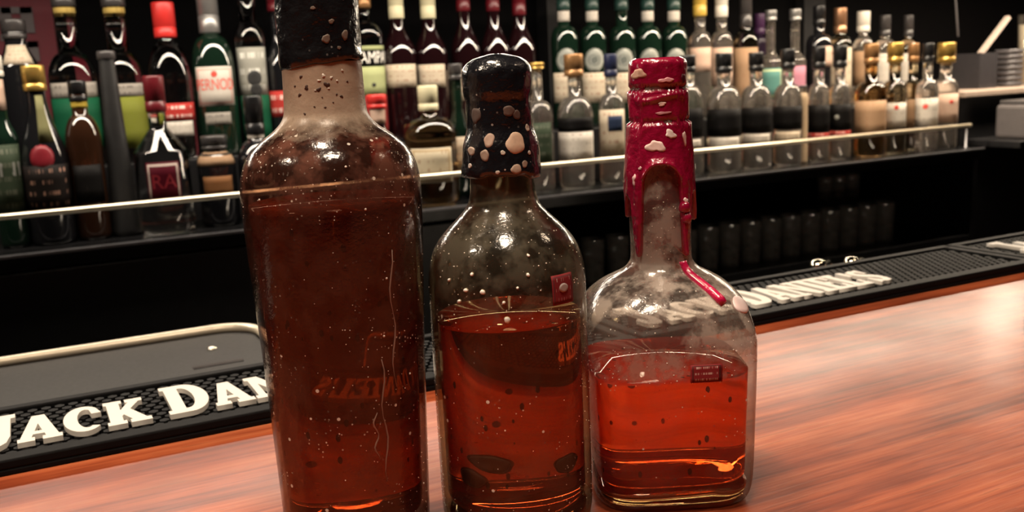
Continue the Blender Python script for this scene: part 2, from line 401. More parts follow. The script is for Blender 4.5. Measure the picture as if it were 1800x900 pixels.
# ------------------------------------------------------------------ back bottles
def cam_ang(x, y): return math.atan2(-y, -x)
def prof_fn(prof):
    zz = [p[1] for p in prof]; rr = [p[0] for p in prof]
    def f(z):
        if z <= zz[0]: return rr[0]
        for i in range(len(zz)-1):
            if zz[i] <= z <= zz[i+1]:
                d = zz[i+1]-zz[i]; return rr[i] if d < 1e-9 else rr[i]+(rr[i+1]-rr[i])*(z-zz[i])/d
        return rr[-1]
    return f
def bottle_profile(R, rn, zs, zn, zt, style, n=10):
    p = [(R*.80, 0), (R*.93, .0015), (R*.99, .006), (R, .012)]
    if style == 'cone':
        for i in range(1, n+1):
            s = i/n; p.append((R+(rn-R)*s**.85, .012+(zn-.012)*s))
    else:
        p.append((R, zs))
        for i in range(1, n+1):
            s = i/n
            if style == 'round':
                t = s*PI/2; k = .92; r = rn+(R-rn)*math.cos(t)**.9; z = zs+(zn-zs)*math.sin(t)
            elif style == 'dome':
                t = s*1.28; r0 = math.cos(t); z0 = math.sin(t)
                r = rn+(R-rn)*(r0-math.cos(1.28))/(1-math.cos(1.28)); z = zs+(zn-zs)*z0/math.sin(1.28)
            elif style == 'slope':
                q = s*s*(3-2*s); r = R+(rn-R)*q; z = zs+(zn-zs)*s
            else:   # straight cone shoulder
                r = R+(rn-R)*s; z = zs+(zn-zs)*s
            p.append((r, z))
    p += [(rn, zn+(zt-zn)*.5), (rn*1.0, zt-.009), (rn*1.14, zt-.008), (rn*1.14, zt-.001), (rn*1.05, zt)]
    q = [p[0]]
    for a in p[1:]:
        if a[1] > q[-1][1]+1e-5: q.append(a)
    return q
def cap_profile(r, z0, z1, ribs=0, flare=1.0):
    p = [(r*.96*flare, z0), (r*flare, z0+.001)]
    if ribs:
        zb = z0+(z1-z0)*.28; p += [(r*flare, zb-.001), (r*.93*flare, zb), (r*.93*flare, zb+.0012), (r*flare, zb+.0022)]
    p += [(r, z1-.003), (r*.97, z1-.001), (r*.88, z1)]
    return p
NB = [0]
def bottle(x, ytop, w, row, glass, caps, ycap, yneck, yshould, wn, style='round', labels=(), label='', name='liquor_bottle', group=None, capw=None, ribs=1, dY=0., liq=None, yliq=None, seg=28, xl=0, sq=0, ydat=None, texts=(), disc=()):
    """all y / widths are read off the photograph at the bottle's own distance; row 0 = shelf, 1 = riser"""
    Y = (YF if row == 0 else YB)+dY
    zb = SH if row == 0 else RISE
    p = at_y(x, ydat if ydat is not None else (max(ytop, 0)+ycap)/2, Y)
    base = Vector((p.x, Y, zb)); D = depth((p.x, Y, .1))
    px = lambda v: v*D/F
    zz = lambda yy: at_y(x, yy, Y).z-zb
    R, rn = px(w)/2, px(wn)/2
    H = zz(ytop); zc, zn, zs = zz(ycap), zz(yneck), zz(yshould)
    zs = max(.02, zs); zn = max(zn, zs+.006); zc = max(zc, zn+.006); H = max(H, zc+.012)
    zt = min(H-.003, zc+.014)
    prof = bottle_profile(R, rn, zs, zn, zt, style)
    ob = thing(name, base, label, 'bottle', group)
    ca = cam_ang(base.x, base.y)
    sqf = (lambda z: 2 if z > zn else (sq if z < zs*.9 else 2+(sq-2)*max(0, (zn-z)/(zn-zs*.9)))) if sq else None
    link('glass', lathe_mesh(prof, seg, sqf), glass, ob, True)
    f = prof_fn(prof)
    def rf(ph, z):
        r = f(z)
        if sqf:
            e = sqf(z); c, s = abs(math.cos(ph)), abs(math.sin(ph)); r = r/((c**e+s**e)**(1/e))
        return r
    if liq:
        zl = zz(yliq)
        lp = [(max(r-.0028, .002), z) for r, z in prof if .006 <= z < zl]
        lp = [(lp[0][0]*.9, .006)]+lp[1:]+[(max(f(zl)-.0028, .002), zl)]
        link('liquid', lathe_mesh(lp, seg, sqf), liq, ob, True)
    rc = (px(capw)/2) if capw else rn*1.25
    rc = max(rc, rn*1.16)
    link('cap', lathe_mesh(cap_profile(rc, zc, H, ribs), seg), caps, ob, True)
    for L in labels:
        y0, y1, half, mt = L[:4]; dphi0 = L[4] if len(L) > 4 else 0
        za, zb_ = zz(y1), zz(y0); za = max(za, .004)
        link(L[5] if len(L) > 5 else 'label', curved_patch(rf, ca+dphi0, half, za, zb_), mt, ob, True)
    for T in texts:
        s, yy, hpx, wpx, mt, dph = T
        link('lettering', text_on(rf, s, px(hpx)*1.35, ca+dph, zz(yy), width=px(wpx)), mt, ob)
    for dsc in disc:
        yy, dpx, mt, dph = dsc[:4]
        link(dsc[4] if len(dsc) > 4 else 'medallion', blob_patch(rf, ca+dph, zz(yy), px(dpx), px(dpx), off=.0012, rag=0, rings=3), mt, ob, True)
    return ob

G_clear = solid_glass('clear_spirit_glass')
@memo
def glow_glass(name, col, dust_glow):  # clear glass with a cream glow mixed into its colour
    t = NT(name); v = t.coord(); f = t.noise(v, 70, 4, .6)
    g = t.princ(Base_Color=c4(col), Roughness=.02, Transmission_Weight=1.0, IOR=1.54, Normal=t.bump(t.noise(v, 25, 2), .12, .002))
    d = t.n('ShaderNodeBsdfDiffuse'); d.inputs[0].default_value = (.80, .70, .60, 1)
    return t.surf(t.mixsh(t.math('MULTIPLY', f, dust_glow*2), g.outputs[0], d.outputs[0]))
G_glow = glow_glass('glow_clear_glass', (.97, .96, .93), .05)
G_amber = solid_glass('amber_spirit_glass', (.92, .55, .22))
G_pale = solid_glass('pale_gold_spirit_glass', (.97, .84, .58))
G_brown = dark_glass('dark_brown_glass', (.020, .008, .004))
G_green = dark_glass('dark_green_glass', (.004, .012, .007))
G_wine = dark_glass('dark_wine_glass', (.008, .0022, .0028))
G_blk = dark_glass('black_glass', (.006, .006, .007))
G_matblk = plain('matt_black_ceramic', (.007, .0068, .007), .5)
G_shell = shell_glass('thin_clear_glass')
def kap(name, col, *a): return plain(name, tuple(x*.68 for x in col), *a)
K_black = kap('black_cap', (.010, .010, .011), .3)
K_gold = kap('gold_cap', (.72, .46, .12), .3, .8)
K_brass = kap('brown_gold_cap', (.42, .22, .09), .35, .6)
K_red = kap('bright_red_cap', (.75, .035, .03), .4)
K_dred = kap('dark_red_cap', (.13, .006, .012), .35)
K_cream = kap('cream_capsule', (.80, .74, .48), .5)
K_white = kap('white_capsule', (.80, .75, .66), .45)
K_grey = kap('silver_cap', (.45, .44, .43), .35, .7)
K_dgreen = kap('dark_green_cap', (.016, .05, .04), .35)
K_navy = kap('navy_cap', (.012, .018, .06), .4)
K_copper = kap('copper_cap', (.55, .30, .17), .35, .8)
K_dark = kap('smoked_cap', (.05, .045, .045), .3)
P_cream = label_mat('cream_label', (.78, .66, .50), (.25, .12, .08), 5, .45)
P_cream2 = label_mat('cream_label_framed', (.74, .64, .46), (.20, .10, .06), 4, .4, (.30, .22, .12))
P_white = label_mat('white_label', (.78, .72, .64), (.2, .16, .14), 6, .42)
P_pink = label_mat('peach_label', (.80, .56, .44), (.55, .30, .22), 6, .4)
P_rose = label_mat('rose_label', (.62, .26, .36), (.45, .12, .22), 4, .3)
P_teal = label_mat('teal_label', (.10, .30, .27), (.35, .45, .30), 4, .3, (.4, .45, .25))
P_dark = label_mat('dark_label', (.006, .0055, .0055), (.06, .05, .045), 4, .3)
P_dark2 = label_mat('dark_label_gold_print', (.008, .006, .0055), (.20, .11, .08), 4, .45)
P_red = label_mat('red_label', (.55, .03, .03), (.75, .55, .5), 2, .5)
P_dred = label_mat('dark_red_label', (.05, .003, .008), None, border=(.30, .25, .22))
P_green = label_mat('pale_green_label', (.52, .58, .28), (.22, .25, .08), 5, .3)
P_olive = label_mat('olive_label', (.20, .20, .09), None)
P_silver = label_mat('silver_band', (.40, .37, .33), (.12, .11, .10), 2, .5)
P_dgreen = label_mat('mossy_label', (.03, .042, .026), (.09, .095, .07), 5, .5)
P_amber = label_mat('amber_label', (.26, .11, .04), (.2, .07, .02), 4, .4)
P_tan = label_mat('tan_label', (.48, .30, .18), (.25, .12, .07), 5, .4)
P_gold = label_mat('gold_label', (.62, .44, .12), None)
P_yel = label_mat('yellow_band', (.62, .45, .06), None)
P_frost = label_mat('frosted_print', (.42, .42, .37), (.62, .62, .57), 3, .5)
P_gsol = label_mat('solid_green_print', (.006, .06, .028), None)
P_blank = label_mat('blank_white_label', (.80, .74, .66), None, border=(.5, .3, .26))
P_chart = label_mat('yellow_green_label', (.20, .23, .025), (.12, .14, .01), 4, .3)
INK_red = plain('red_ink', (.62, .07, .05), .5)
INK_white = plain('white_ink', (.85, .82, .75), .5)
INK_black = plain('black_ink', (.012, .012, .012), .5)
INK_grey = plain('grey_ink', (.22, .22, .20), .5)
MED_red = plain('red_wax_seal', (.16, .007, .014), .4)
MED_grey = plain('grey_medallion', (.26, .27, .24), .5)

# front row, from the red sign towards the far end
bottle(-14, 98, 50, 0, G_green, K_white, 135, 205, 250, 26, 'slope', [(255, 375, 1.2, P_dgreen), (140, 195, 2.5, P_pink, 0, 'neck_label')], 'green bottle with moss coloured label and pink white neck, beside the gold capped bottle', texts=[('NI', 300, 26, 34, INK_grey, .25)])
bottle(58, 115, 78, 0, G_blk, K_gold, 160, 172, 290, 30, 'slope', [(290, 368, 1.2, P_dark2), (168, 250, .4, P_olive, .25, 'neck_label')], 'slim-necked black bottle with gold cap and round red wax seal', disc=[(275, 44, MED_red, -.1, 'wax_seal')], ydat=130)
bottle(136, 142, 58, 0, G_brown, K_black, 178, 202, 250, 26, 'dome', [(176, 190, 3.1, P_yel, 0, 'neck_band'), (290, 355, .9, P_dark)], 'dark brown round-shouldered bottle with yellow band under its black cap', capw=30)
bottle(186, 90, 50, 0, G_matblk, K_dark, 104, 112, 300, 26, 'cone', [], 'tall matt black conical bottle between brown and red capped bottles', capw=29, ribs=0, dY=.0)
bottle(271, 133, 92, 0, G_clear, K_dred, 196, 225, 268, 30, 'cone2', [(283, 352, .62, P_dred)], 'clear bottle with dark red cap and dark red framed label', capw=34, texts=[('RA', 318, 26, 40, MED_red, .0)])
bottle(376, 238, 66, 0, G_blk, K_dark, 262, 268, 292, 38, 'round', [(266, 289, 1.3, P_tan, 0, 'shoulder_label'), (308, 342, .8, P_amber)], 'short black bottle with pale shoulder and amber label', capw=40)
bottle(446, 168, 70, 0, G_blk, K_black, 236, 246, 285, 28, 'dome', [(236, 243, 3.1, P_white, 0, 'neck_band')], 'black bottle with black stopper and thin white neck ring', capw=30)
bottle(662, 166, 40, 0, G_wine, K_red, 190, 222, 240, 26, 'slope', [(192, 216, 3.1, P_pink, 0, 'neck_label'), (240, 300, 1.0, P_red)], 'small dark bottle with red cap and pale neck label', capw=34)
bottle(752, 150, 92, 0, G_amber, K_cream, 194, 206, 236, 30, 'round', [(258, 318, .85, P_cream2)], 'wide amber brandy bottle with cream cap and cream framed label', capw=34, seg=32)
bottle(800, 112, 40, 0, G_green, K_dark, 140, 190, 232, 20, 'slope', [(240, 300, 1.0, P_cream)], 'slender dark green bottle standing behind wide amber brandy bottle', capw=24, dY=.035)
bottle(858, 140, 60, 0, G_brown, K_black, 170, 195, 235, 24, 'dome', [(245, 300, 1.0, P_white)], 'brown bottle with white label, hidden behind black wax stopper')
bottle(943, 110, 50, 0, G_glow, K_gold, 121, 178, 208, 17, 'round', [(215, 292, 1.0, P_dgreen)], 'clear bottle with thin gold cap and moss coloured label', capw=26)
bottle(1008, 95, 62, 0, G_glow, K_brass, 134, 170, 206, 22, 'round', [(206, 230, 1.4, P_dark, 0, 'label_band'), (231, 280, 1.3, P_white)], 'clear bottle with brown gold cap, black band above white label', capw=34)
bottle(1073, 95, 46, 0, G_glow, K_navy, 134, 165, 195, 20, 'round', [(192, 272, 1.2, P_cream), (203, 230, .6, label_mat('navy_square', (.02, .03, .06), None), .3, 'badge')], 'clear bottle with navy cap, cream label and navy square badge', capw=24)
bottle(1152, 110, 56, 0, G_glow, K_black, 140, 165, 195, 20, 'round', [(200, 260, 1.2, P_dark)], 'clear bottle with black cap behind red waxed bottle')
gB = 'dark labelled clear bottles in the front row'
bottle(1209, 97, 52, 0, G_glow, K_black, 126, 152, 188, 22, 'round', [(190, 240, 1.3, P_dark), (244, 258, .9, P_white, 0, 'lower_label')], 'clear bottle with black cap and black label, next to red waxed bottle', capw=27)
bottle(1272, 93, 60, 0, G_glow, K_black, 127, 152, 188, 24, 'round', [(190, 238, 1.4, P_dark), (240, 258, 1.0, P_white, 0, 'lower_label')], 'clear bottle with black cap, black label over small white label', capw=29)
bottle(1329, 92, 54, 0, G_glow, K_black, 124, 150, 186, 22, 'round', [(188, 232, 1.4, P_dark), (234, 250, 1.0, P_white, 0, 'lower_label')], 'clear bottle with black cap and label, in front of teal labelled bottle', capw=26)
bottle(1385, 86, 50, 0, G_glow, K_black, 120, 148, 184, 20, 'round', [(186, 226, 1.4, P_dark), (230, 246, 1.0, P_cream, 0, 'lower_label')], 'clear bottle with black cap and label, in front of rose labelled bottle', capw=25)
bottle(1412, 150, 16, 0, plain('beige_ceramic', (.42, .31, .20), .4), K_dark, 160, 164, 176, 12, 'dome', [], 'narrow beige bottle squeezed between black labelled bottles', capw=14, dY=-.02)
bottle(1440, 82, 38, 0, G_glow, K_black, 120, 148, 178, 18, 'round', [(184, 232, 1.4, P_dark), (233, 241, 1.3, P_red, 0, 'lower_band')], 'narrow clear bottle with black cap and red line under black label', capw=22)
bottle(1477, 80, 40, 0, G_glow, K_black, 118, 146, 176, 18, 'round', [(182, 228, 1.4, P_dark), (229, 238, 1.3, P_red, 0, 'lower_band')], 'clear bottle with black cap, black label showing a grey ring emblem', capw=24, disc=[(205, 10, INK_grey, -.2, 'emblem')])
bottle(1532, 77, 54, 0, G_amber, K_brass, 112, 144, 170, 22, 'round', [(176, 236, 1.3, P_tan)], 'amber bottle with brown cap and tan label', capw=25)
bottle(1574, 75, 42, 0, G_pale, K_gold, 110, 142, 168, 20, 'round', [(180, 224, 1.2, P_white)], 'pale gold bottle with gold cap, white label with red dot', capw=27, disc=[(188, 10, INK_red, .2, 'red_dot')])
bottle(1606, 76, 26, 0, G_pale, K_brass, 108, 140, 164, 16, 'round', [(174, 222, 1.2, P_tan)], 'slim pale gold bottle with brown cap, between gold and black capped bottles', capw=18, dY=.03)
bottle(1632, 76, 38, 0, G_glow, K_black, 108, 140, 164, 16, 'round', [(172, 220, 1.3, P_white)], 'clear bottle with black cap, white label with red dot', capw=19, disc=[(186, 11, INK_red, -.1, 'red_dot')], dY=-.02)
bottle(1664, 75, 44, 0, G_glow, K_gold, 110, 138, 162, 20, 'round', [(164, 214, 1.3, P_pink)], 'end bottle of the shelf, clear with gold cap and peach label', capw=30, disc=[(178, 9, INK_red, .5, 'red_dot')])

# back row on the riser
bottle(24, 34, 66, 1, G_blk, K_dark, 70, 74, 125, 34, 'slope', [(80, 114, .9, P_cream)], 'black bottle with cream label in front of dark red sign', capw=34)
bottle(118, -60, 78, 1, G_clear, K_dark, 12, 92, 140, 34, 'dome', [(146, 172, 1.2, P_silver), (173, 260, 1.4, P_gsol, 0, 'lower_label'), (14, 24, 3.1, P_gold, 0, 'neck_ring')], 'clear domed bottle with gold neck ring and dark green lower half', capw=32, ydat=60)
bottle(205, -60, 72, 1, G_clear, K_dark, 12, 92, 140, 34, 'dome', [(148, 170, 1.2, P_silver), (171, 260, 1.4, P_chart, 0, 'lower_label'), (14, 24, 3.1, P_gold, 0, 'neck_ring')], 'clear domed bottle with gold neck ring and yellow green lower half', capw=32, ydat=60)
bottle(288, 4, 74, 1, G_clear, K_red, 66, 74, 150, 28, 'dome', [(182, 212, 1.1, P_red, .1), (214, 240, .8, P_white, .1, 'lower_label')], 'clear bottle with tall bright red cap and red label', capw=37)
bottle(366, -50, 72, 1, G_green, K_grey, 58, 64, 125, 30, 'round', [(118, 186, .95, P_blank), (198, 219, .62, P_silver, 0, 'plate')], 'dark green bottle with silver neck foil and white label lettered in red', capw=33, ydat=30, texts=[('PERNOD', 150, 20, 66, INK_red, .0)], disc=[(131, 13, INK_red, 0, 'crest')])
bottle(434, -60, 50, 1, G_clear, K_grey, -30, 42, 78, 28, 'round', [(84, 168, 1.25, P_frost), (168, 250, 1.35, P_gsol, 0, 'lower_print')], 'tall frosted clear bottle with dark oval figure and green lower half', capw=30, ydat=20, disc=[(138, 32, INK_black, .1, 'figure'), (158, 26, INK_black, .15, 'figure')])
bottle(486, -30, 56, 1, G_blk, K_dred, 20, 60, 120, 24, 'slope', [(160, 205, 1.2, P_red)], 'black bottle with red cap and red label behind the tallest waxed bottle', ydat=20)
bottle(560, -40, 60, 1, G_brown, K_gold, 10, 50, 90, 22, 'slope', [(110, 170, 1.2, P_cream)], 'brown bottle with cream label behind the tallest waxed bottle', ydat=10)
bottle(639, -45, 60, 1, G_clear, K_brass, 14, 36, 66, 20, 'dome', [(82, 89, 1.35, P_green, .1, 'label_edge'), (89, 116, 1.35, P_dark, .1), (118, 168, 1.3, P_green, .1, 'lower_label'), (168, 250, 1.4, label_mat('red_aperitif_body', (.30, .012, .02), None), 0, 'body_band')], 'red aperitif bottle with white lettering on black band and pale green label', capw=26, ydat=20, texts=[('CAMPARI', 103, 21, 76, INK_white, .50)], disc=[(150, 9, INK_black, .3, 'emblem')])
gW = 'wine bottles with cream capsules'
bottle(696, -45, 60, 1, G_wine, K_cream, 33, 42, 96, 22, 'slope', [(114, 154, 1.1, P_cream)], 'dark wine bottle with cream capsule and label, next to red aperitif bottle', capw=26, ydat=15)
bottle(752, -45, 58, 1, G_wine, K_cream, 33, 42, 96, 22, 'slope', [(114, 154, .9, P_cream)], 'dark wine bottle with cream capsule, between its twin and red capsuled bottles', capw=26, ydat=15)
gR = 'dark wine bottles with dark red capsules'
for xx, wh in ((814, 'next to cream capsuled bottles'), (866, 'in the middle of three'), (912, 'next to the medallion bottles')):
    bottle(xx, -45, 52, 1, G_wine, K_dred, 20 if xx < 900 else 27, 34, 92, 20, 'slope', [(122, 176, .8, P_cream, -.2)], 'dark wine bottle with dark red capsule, '+wh, group=gR, capw=23, ydat=10)
gG = 'dark green bottles with round grey medallions'
for i, xx in enumerate((990, 1040, 1092, 1138, 1184)):
    L = [(128, 180, 1.1, P_cream)]
    if i != 2: L.append((20, 38, 3.1, P_white, 0, 'neck_band'))
    bottle(xx, -40, 47, 1, G_green, K_dgreen, 18, 46, 74, 20, 'round', L, ('dark green medallion bottle with white neck band, '+('next to wine bottles', 'second from the wine bottles', '', 'second from the yellow capsule bottle', 'next to yellow capsule bottle')[i] if i != 2 else 'dark green medallion bottle whose neck is plain green'), group=gG, capw=21, ydat=15,
           disc=[(106, 42, MED_grey, .1), (106, 30, plain('dark_medallion', (.10, .11, .10), .5), .1, 'medallion_centre')])
bottle(1230, -40, 38, 1, G_glow, plain('yellow_capsule', (.46, .30, .05), .4), 28, 56, 80, 18, 'round', [(84, 126, 1.3, P_pink)], 'clear bottle with yellow capsule and peach label', capw=23, ydat=12)
bottle(1268, -40, 38, 1, G_glow, K_white, 30, 56, 80, 18, 'round', [(84, 150, 1.3, P_pink)], 'clear bottle with white capsule and peach label', capw=22, ydat=12)
bottle(1311, -30, 42, 1, G_pale, K_dark, 48, 56, 80, 18, 'round', [(84, 180, 1.3, P_tan)], 'pale gold bottle with smoked cap and tall tan label', capw=20, ydat=20)
bottle(1335, 24, 26, 1, plain('purple_glass', (.02, .008, .026), .3), plain('purple_cap', (.06, .02, .07), .4), 60, 64, 80, 14, 'round', [], 'small purple bottle at the back behind the teal labelled bottle', capw=18, dY=.13)
bottle(1355, 18, 38, 1, G_glow, K_grey, 36, 90, 110, 15, 'slope', [(120, 172, 1.25, P_teal)], 'clear long-necked bottle with teal label', capw=20, ydat=30)
bottle(1398, 16, 38, 1, G_glow, K_grey, 36, 88, 108, 15, 'slope', [(116, 168, 1.25, P_rose)], 'clear long-necked bottle with rose pink label', capw=20, ydat=30)
bottle(1440, 10, 44, 1, G_blk, K_black, 44, 60, 82, 18, 'round', [(82, 118, .6, P_pink, .8)], 'black bottle with black cap and peach side label', capw=20, ydat=30)
bottle(1477, 14, 42, 1, G_pale, K_copper, 58, 64, 84, 18, 'round', [(84, 170, 1.2, P_cream)], 'pale gold bottle with copper cap and cream label', capw=22, ydat=30)
bottle(1518, 20, 34, 1, G_glow, K_white, 56, 66, 88, 16, 'round', [(90, 150, 1.2, P_tan)], 'clear bottle with cream white cap and tan label', capw=22, ydat=35)
bottle(1556, 27, 38, 1, G_glow, K_dark, 64, 70, 90, 16, 'round', [(94, 160, .9, P_white)], 'clear bottle with smoked cap and white label, in front of black wall', capw=18, ydat=45)
bottle(1597, 27, 36, 1, G_pale, K_dark, 64, 70, 90, 14, 'round', [(94, 160, .9, P_white)], 'pale gold bottle with smoked cap and white label, last on the riser', capw=16, ydat=45)

# ------------------------------------------------------------------ glasses in the open bay
G_tumbler = shell_glass('tumbler_glass', (.90, .92, .92), .16)  # pale diffuse share put in as faint light on the bay glasses
def glass_mesh(r, h):
    t = .0014
    return lathe_mesh([(r*.8, 0), (r*.84, .001), (r, h*.98), (r-.0005, h), (r-t, h*.98), (r*.84-t, .008), (.001, .007)], 20)
gm1 = glass_mesh(.031, .115); gm1.materials.append(G_tumbler)
gm2 = glass_mesh(.026, .075); gm2.materials.append(G_tumbler)
for me_ in (gm1, gm2): me_.polygons.foreach_set('use_smooth', [True]*len(me_.polygons))
ORD = ['first', 'second', 'third', 'fourth', 'fifth', 'sixth', 'seventh', 'eighth', 'ninth', 'tenth', 'eleventh', 'twelfth', 'thirteenth', 'fourteenth', 'fifteenth']
def put_glass(me, name, loc, label, group):
    o = bpy.data.objects.new(name, me); COL.objects.link(o); o.location = loc; tag(o, label, 'glass', group)
k_ = -1; x = at_y(1205, 400, 2.0).x; xe = at_y(1560, 400, 2.0).x
while x < xe:
    k_ = k_+1; put_glass(gm1, 'highball_glass', (x, 2.0, GZ1), ORD[k_]+' tall clear glass of the long row, counted from the red waxed bottle', 'tall glasses in the dark bay')
    x += .071
k_ = -1; x = at_y(962, 400, 2.0).x; xe = at_y(1195, 400, 2.0).x-.03
while x < xe:
    k_ = k_+1; put_glass(gm1, 'highball_glass', (x, 2.04, GZ1), ORD[k_]+' tall clear glass from the black cabinet door', 'tall glasses near the cabinet door')
    x += .074
k_ = -1; x = at_y(1450, 350, 2.27).x; xe = min(XE-.05, at_y(1720, 350, 2.27).x)
while x < xe:
    k_ = k_+1; put_glass(gm2, 'tumbler', (x, 2.27, GZ2), ORD[k_]+' short clear tumbler on the step inside dark bay', 'short tumblers on the raised step')
    x += .058

# ------------------------------------------------------------------ service end at the right
SY = 2.12
sz = at_y(1745, 153, SY).z
sx0 = XE+.04
sc_ = thing('service_counter', (sx0, 1.97, -1.07), 'raised service counter with pale worn edge beyond the bottle shelf', 'counter')
link('top', box_mesh(0, 1.5, 0, .44, sz+1.07-.018, sz+1.07, .003), plain('worn_pale_top', (.40, .31, .25), .45), sc_)
link('carcass', box_mesh(.02, 1.5, .03, .44, 0, sz+1.07-.018), M_black, sc_)
def onto(px, py=150): return at_y(px, py, SY)
def pw(v): return v*depth((onto(1740).x, SY, sz))/F
p = onto(1712)
cdy = thing('napkin_caddy', (p.x, SY, sz), 'smoked plastic napkin caddy on the raised service counter', 'caddy')
cw = pw(44); ch = at_y(1712, 94, SY).z-sz
M_smoke = plain('smoked_plastic', (.035, .033, .036), .18)
for nm, b in (('base', (-cw/2, cw/2, -.05, .05, 0, .004)), ('side', (-cw/2, -cw/2+.004, -.05, .05, .004, ch)), ('side', (cw/2-.004, cw/2, -.05, .05, .004, ch)), ('front', (-cw/2+.004, cw/2-.004, -.05, -.046, .004, ch)), ('back', (-cw/2+.004, cw/2-.004, .046, .05, .004, ch))):
    link(nm, box_mesh(*b, bev=.0008), M_smoke, cdy)
# drink menu leaning in the caddy
mp0 = onto(1722, 96); mp1 = onto(1772, 30)
dv = Vector((mp1.x-mp0.x, 0, mp1.z-mp0.z)); L = dv.length
mn = tag(link('menu_card', box_mesh(-.006, .006, -.008, .008, .003, L, .0005), plain('menu_paper', (.50, .40, .34), .6)), 'narrow pale menu card leaning out of smoked napkin caddy', 'menu')
mn.location = (mp0.x, SY, mp0.z); mn.rotation_euler = (0, math.atan2(dv.x, dv.z), 0)
# stack of dark plastic trays
p = onto(1757)
tw = pw(38); th = at_y(1757, 86, SY).z-sz
for k in range(7):
    h_ = th/7
    o = link('ashtray', lathe_mesh([(tw*.42, 0), (tw*.5, h_*.15), (tw*.5, h_*.82), (tw*.46, h_*.86), (tw*.44, h_*.3), (.001, h_*.25)], 20, lambda z: 5), plain('dark_plastic', (.07, .065, .07), .4), None, True)
    o.location = (p.x+.012, SY-.02, sz+k*h_*1.0)
    tag(o, ('bottom' if k == 0 else 'topmost' if k == 6 else ORD[k])+(' dark square tray of the stack' if k in (0, 6) else ' dark square tray from the bottom of the stack')+' beside napkin caddy', 'tray', 'stack of dark square trays')
# tall glass with cream drink
p = onto(1797)
tg = thing('tall_glass', (p.x, SY, sz), 'tall glass with pale cream filling at the end of service counter', 'glass')
gh = at_y(1797, 26, SY).z-sz; gr = pw(13)
link('glass', lathe_mesh([(gr*.7, 0), (gr*.75, .002), (gr, gh), (gr-.0015, gh), (gr*.75-.001, .01), (.001, .009)], 20), G_shell, tg, True)
link('filling', lathe_mesh([(gr*.72-.002, .0105), (gr*.8-.002, gh*.55), (gr*.92-.002, gh*.86)], 20), plain('cream_filling', (.72, .60, .48), .6), tg, True)
# grey machine under the service counter edge
p = at_y(1790, 214, 1.93)
gx = thing('grey_appliance', (p.x, 1.90, p.z-.045), 'dull grey appliance on a ledge below service counter', 'appliance')
link('body', box_mesh(-.08, .14, -.06, .05, 0, .10, .01), plain('grey_plastic', (.10, .09, .09), .5), gx)
link('lid', box_mesh(-.07, .13, -.05, .045, .10, .112, .004), plain('dark_grey_plastic', (.05, .046, .046), .5), gx)
lg = tag(link('appliance_ledge', box_mesh(p.x-.14, p.x+.3, 1.82, 1.999, p.z-.065, p.z-.045, .002), M_black), 'black ledge below service counter carrying grey appliance', 'ledge')
# hanging cable
a = at_y(1673, -60, 2.30); b = at_y(1684, 64, 2.30)
tag(link('hanging_cable', tube_mesh([a+Vector((0, 0, .3)), a, (a+b)/2+Vector((.004, 0, 0)), b], .003, 8), plain('grey_cable', (.22, .21, .22), .5), None, True), 'thin grey cable hanging against the dark wall', 'cable')

# ------------------------------------------------------------------ underbar: steel tray, taps
TZ = -.075
t0 = at_z(-260, 681, TZ); c1 = at_z(452, 577, TZ)
ty1 = at_z(200, 606, TZ).y
tr = thing('drain_tray', (c1.x, ty1, TZ), 'grey steel underbar lid with bright rolled edge behind the mat', 'tray')
tx0 = -.75-c1.x
link('lid', box_mesh(tx0, -.004, .74-ty1, -.004, -.02, -.004, .003), plain('grey_steel_lid', (.014, .012, .011), .5, 0., .08, 200, 0., .25), tr)
rim = [(tx0, 0, 0)]
for k in range(9):
    an = PI/2*(1-k/8); rim.append((-.05+.05*math.cos(an), -.05+.05*math.sin(an), 0))
rim += [(0, .76-ty1, -.004)]
link('rim', tube_mesh(rim, .0058, 12), plain('pale_cream_rim', (.85, .76, .60), .42, .5, .05), tr, True)  # cream half-metallic rim, paler than the lid
s_ = at_z(395, 632, TZ); link('slot', box_mesh(s_.x-.035-c1.x, s_.x+.02-c1.x, s_.y-.005-ty1, s_.y+.004-ty1, -.0045, -.0032), K_black, tr)
s_ = at_z(372, 608, TZ); link('glint_stud', lathe_mesh([(.006, -.0045), (.0055, -.0025), (.002, -.001)], 12), M_chrome, tr, True).location = (s_.x-c1.x, s_.y-ty1, 0)  # small chrome stud added to make a highlight on the lid
struct(link('trim_3', box_mesh(-.8, 3.0, .702, .76, -.30, -.10), M_black))
for px, py, k in ((1438, 468, 0), (1497, 463, 1)):
    Y = .815; p = at_y(px, py, Y); zb = -.30
    tp = thing('bar_tap', (p.x, Y, zb), ('brass bar tap with lever, nearer the red waxed bottle' if k == 0 else 'brass bar tap with curved spout, farther from red waxed bottle'), 'tap')
    H = p.z-zb
    link('stem', lathe_mesh([(.012, 0), (.012, .01), (.006, .012), (.006, H-.016), (.008, H-.014), (.008, H-.006)], 14), M_chrome, tp, True)
    link('knob', lathe_mesh([(.004, H-.008), (.0085, H-.004), (.0098, H+.001), (.0072, H+.0065), (.001, H+.0085)], 14), M_chrome, tp, True)
    sgn = 1
    link('spout', tube_mesh([(0, 0, H-.012), (.010, .002, H-.006), (.020, .004, H+.000), (.028, .006, H-.008), (.030, .006, H-.03)], .0042, 8), M_chrome, tp, True)
struct(link('trim_4', box_mesh(.30, 3.0, .775, .87, -.33, -.30), M_black))

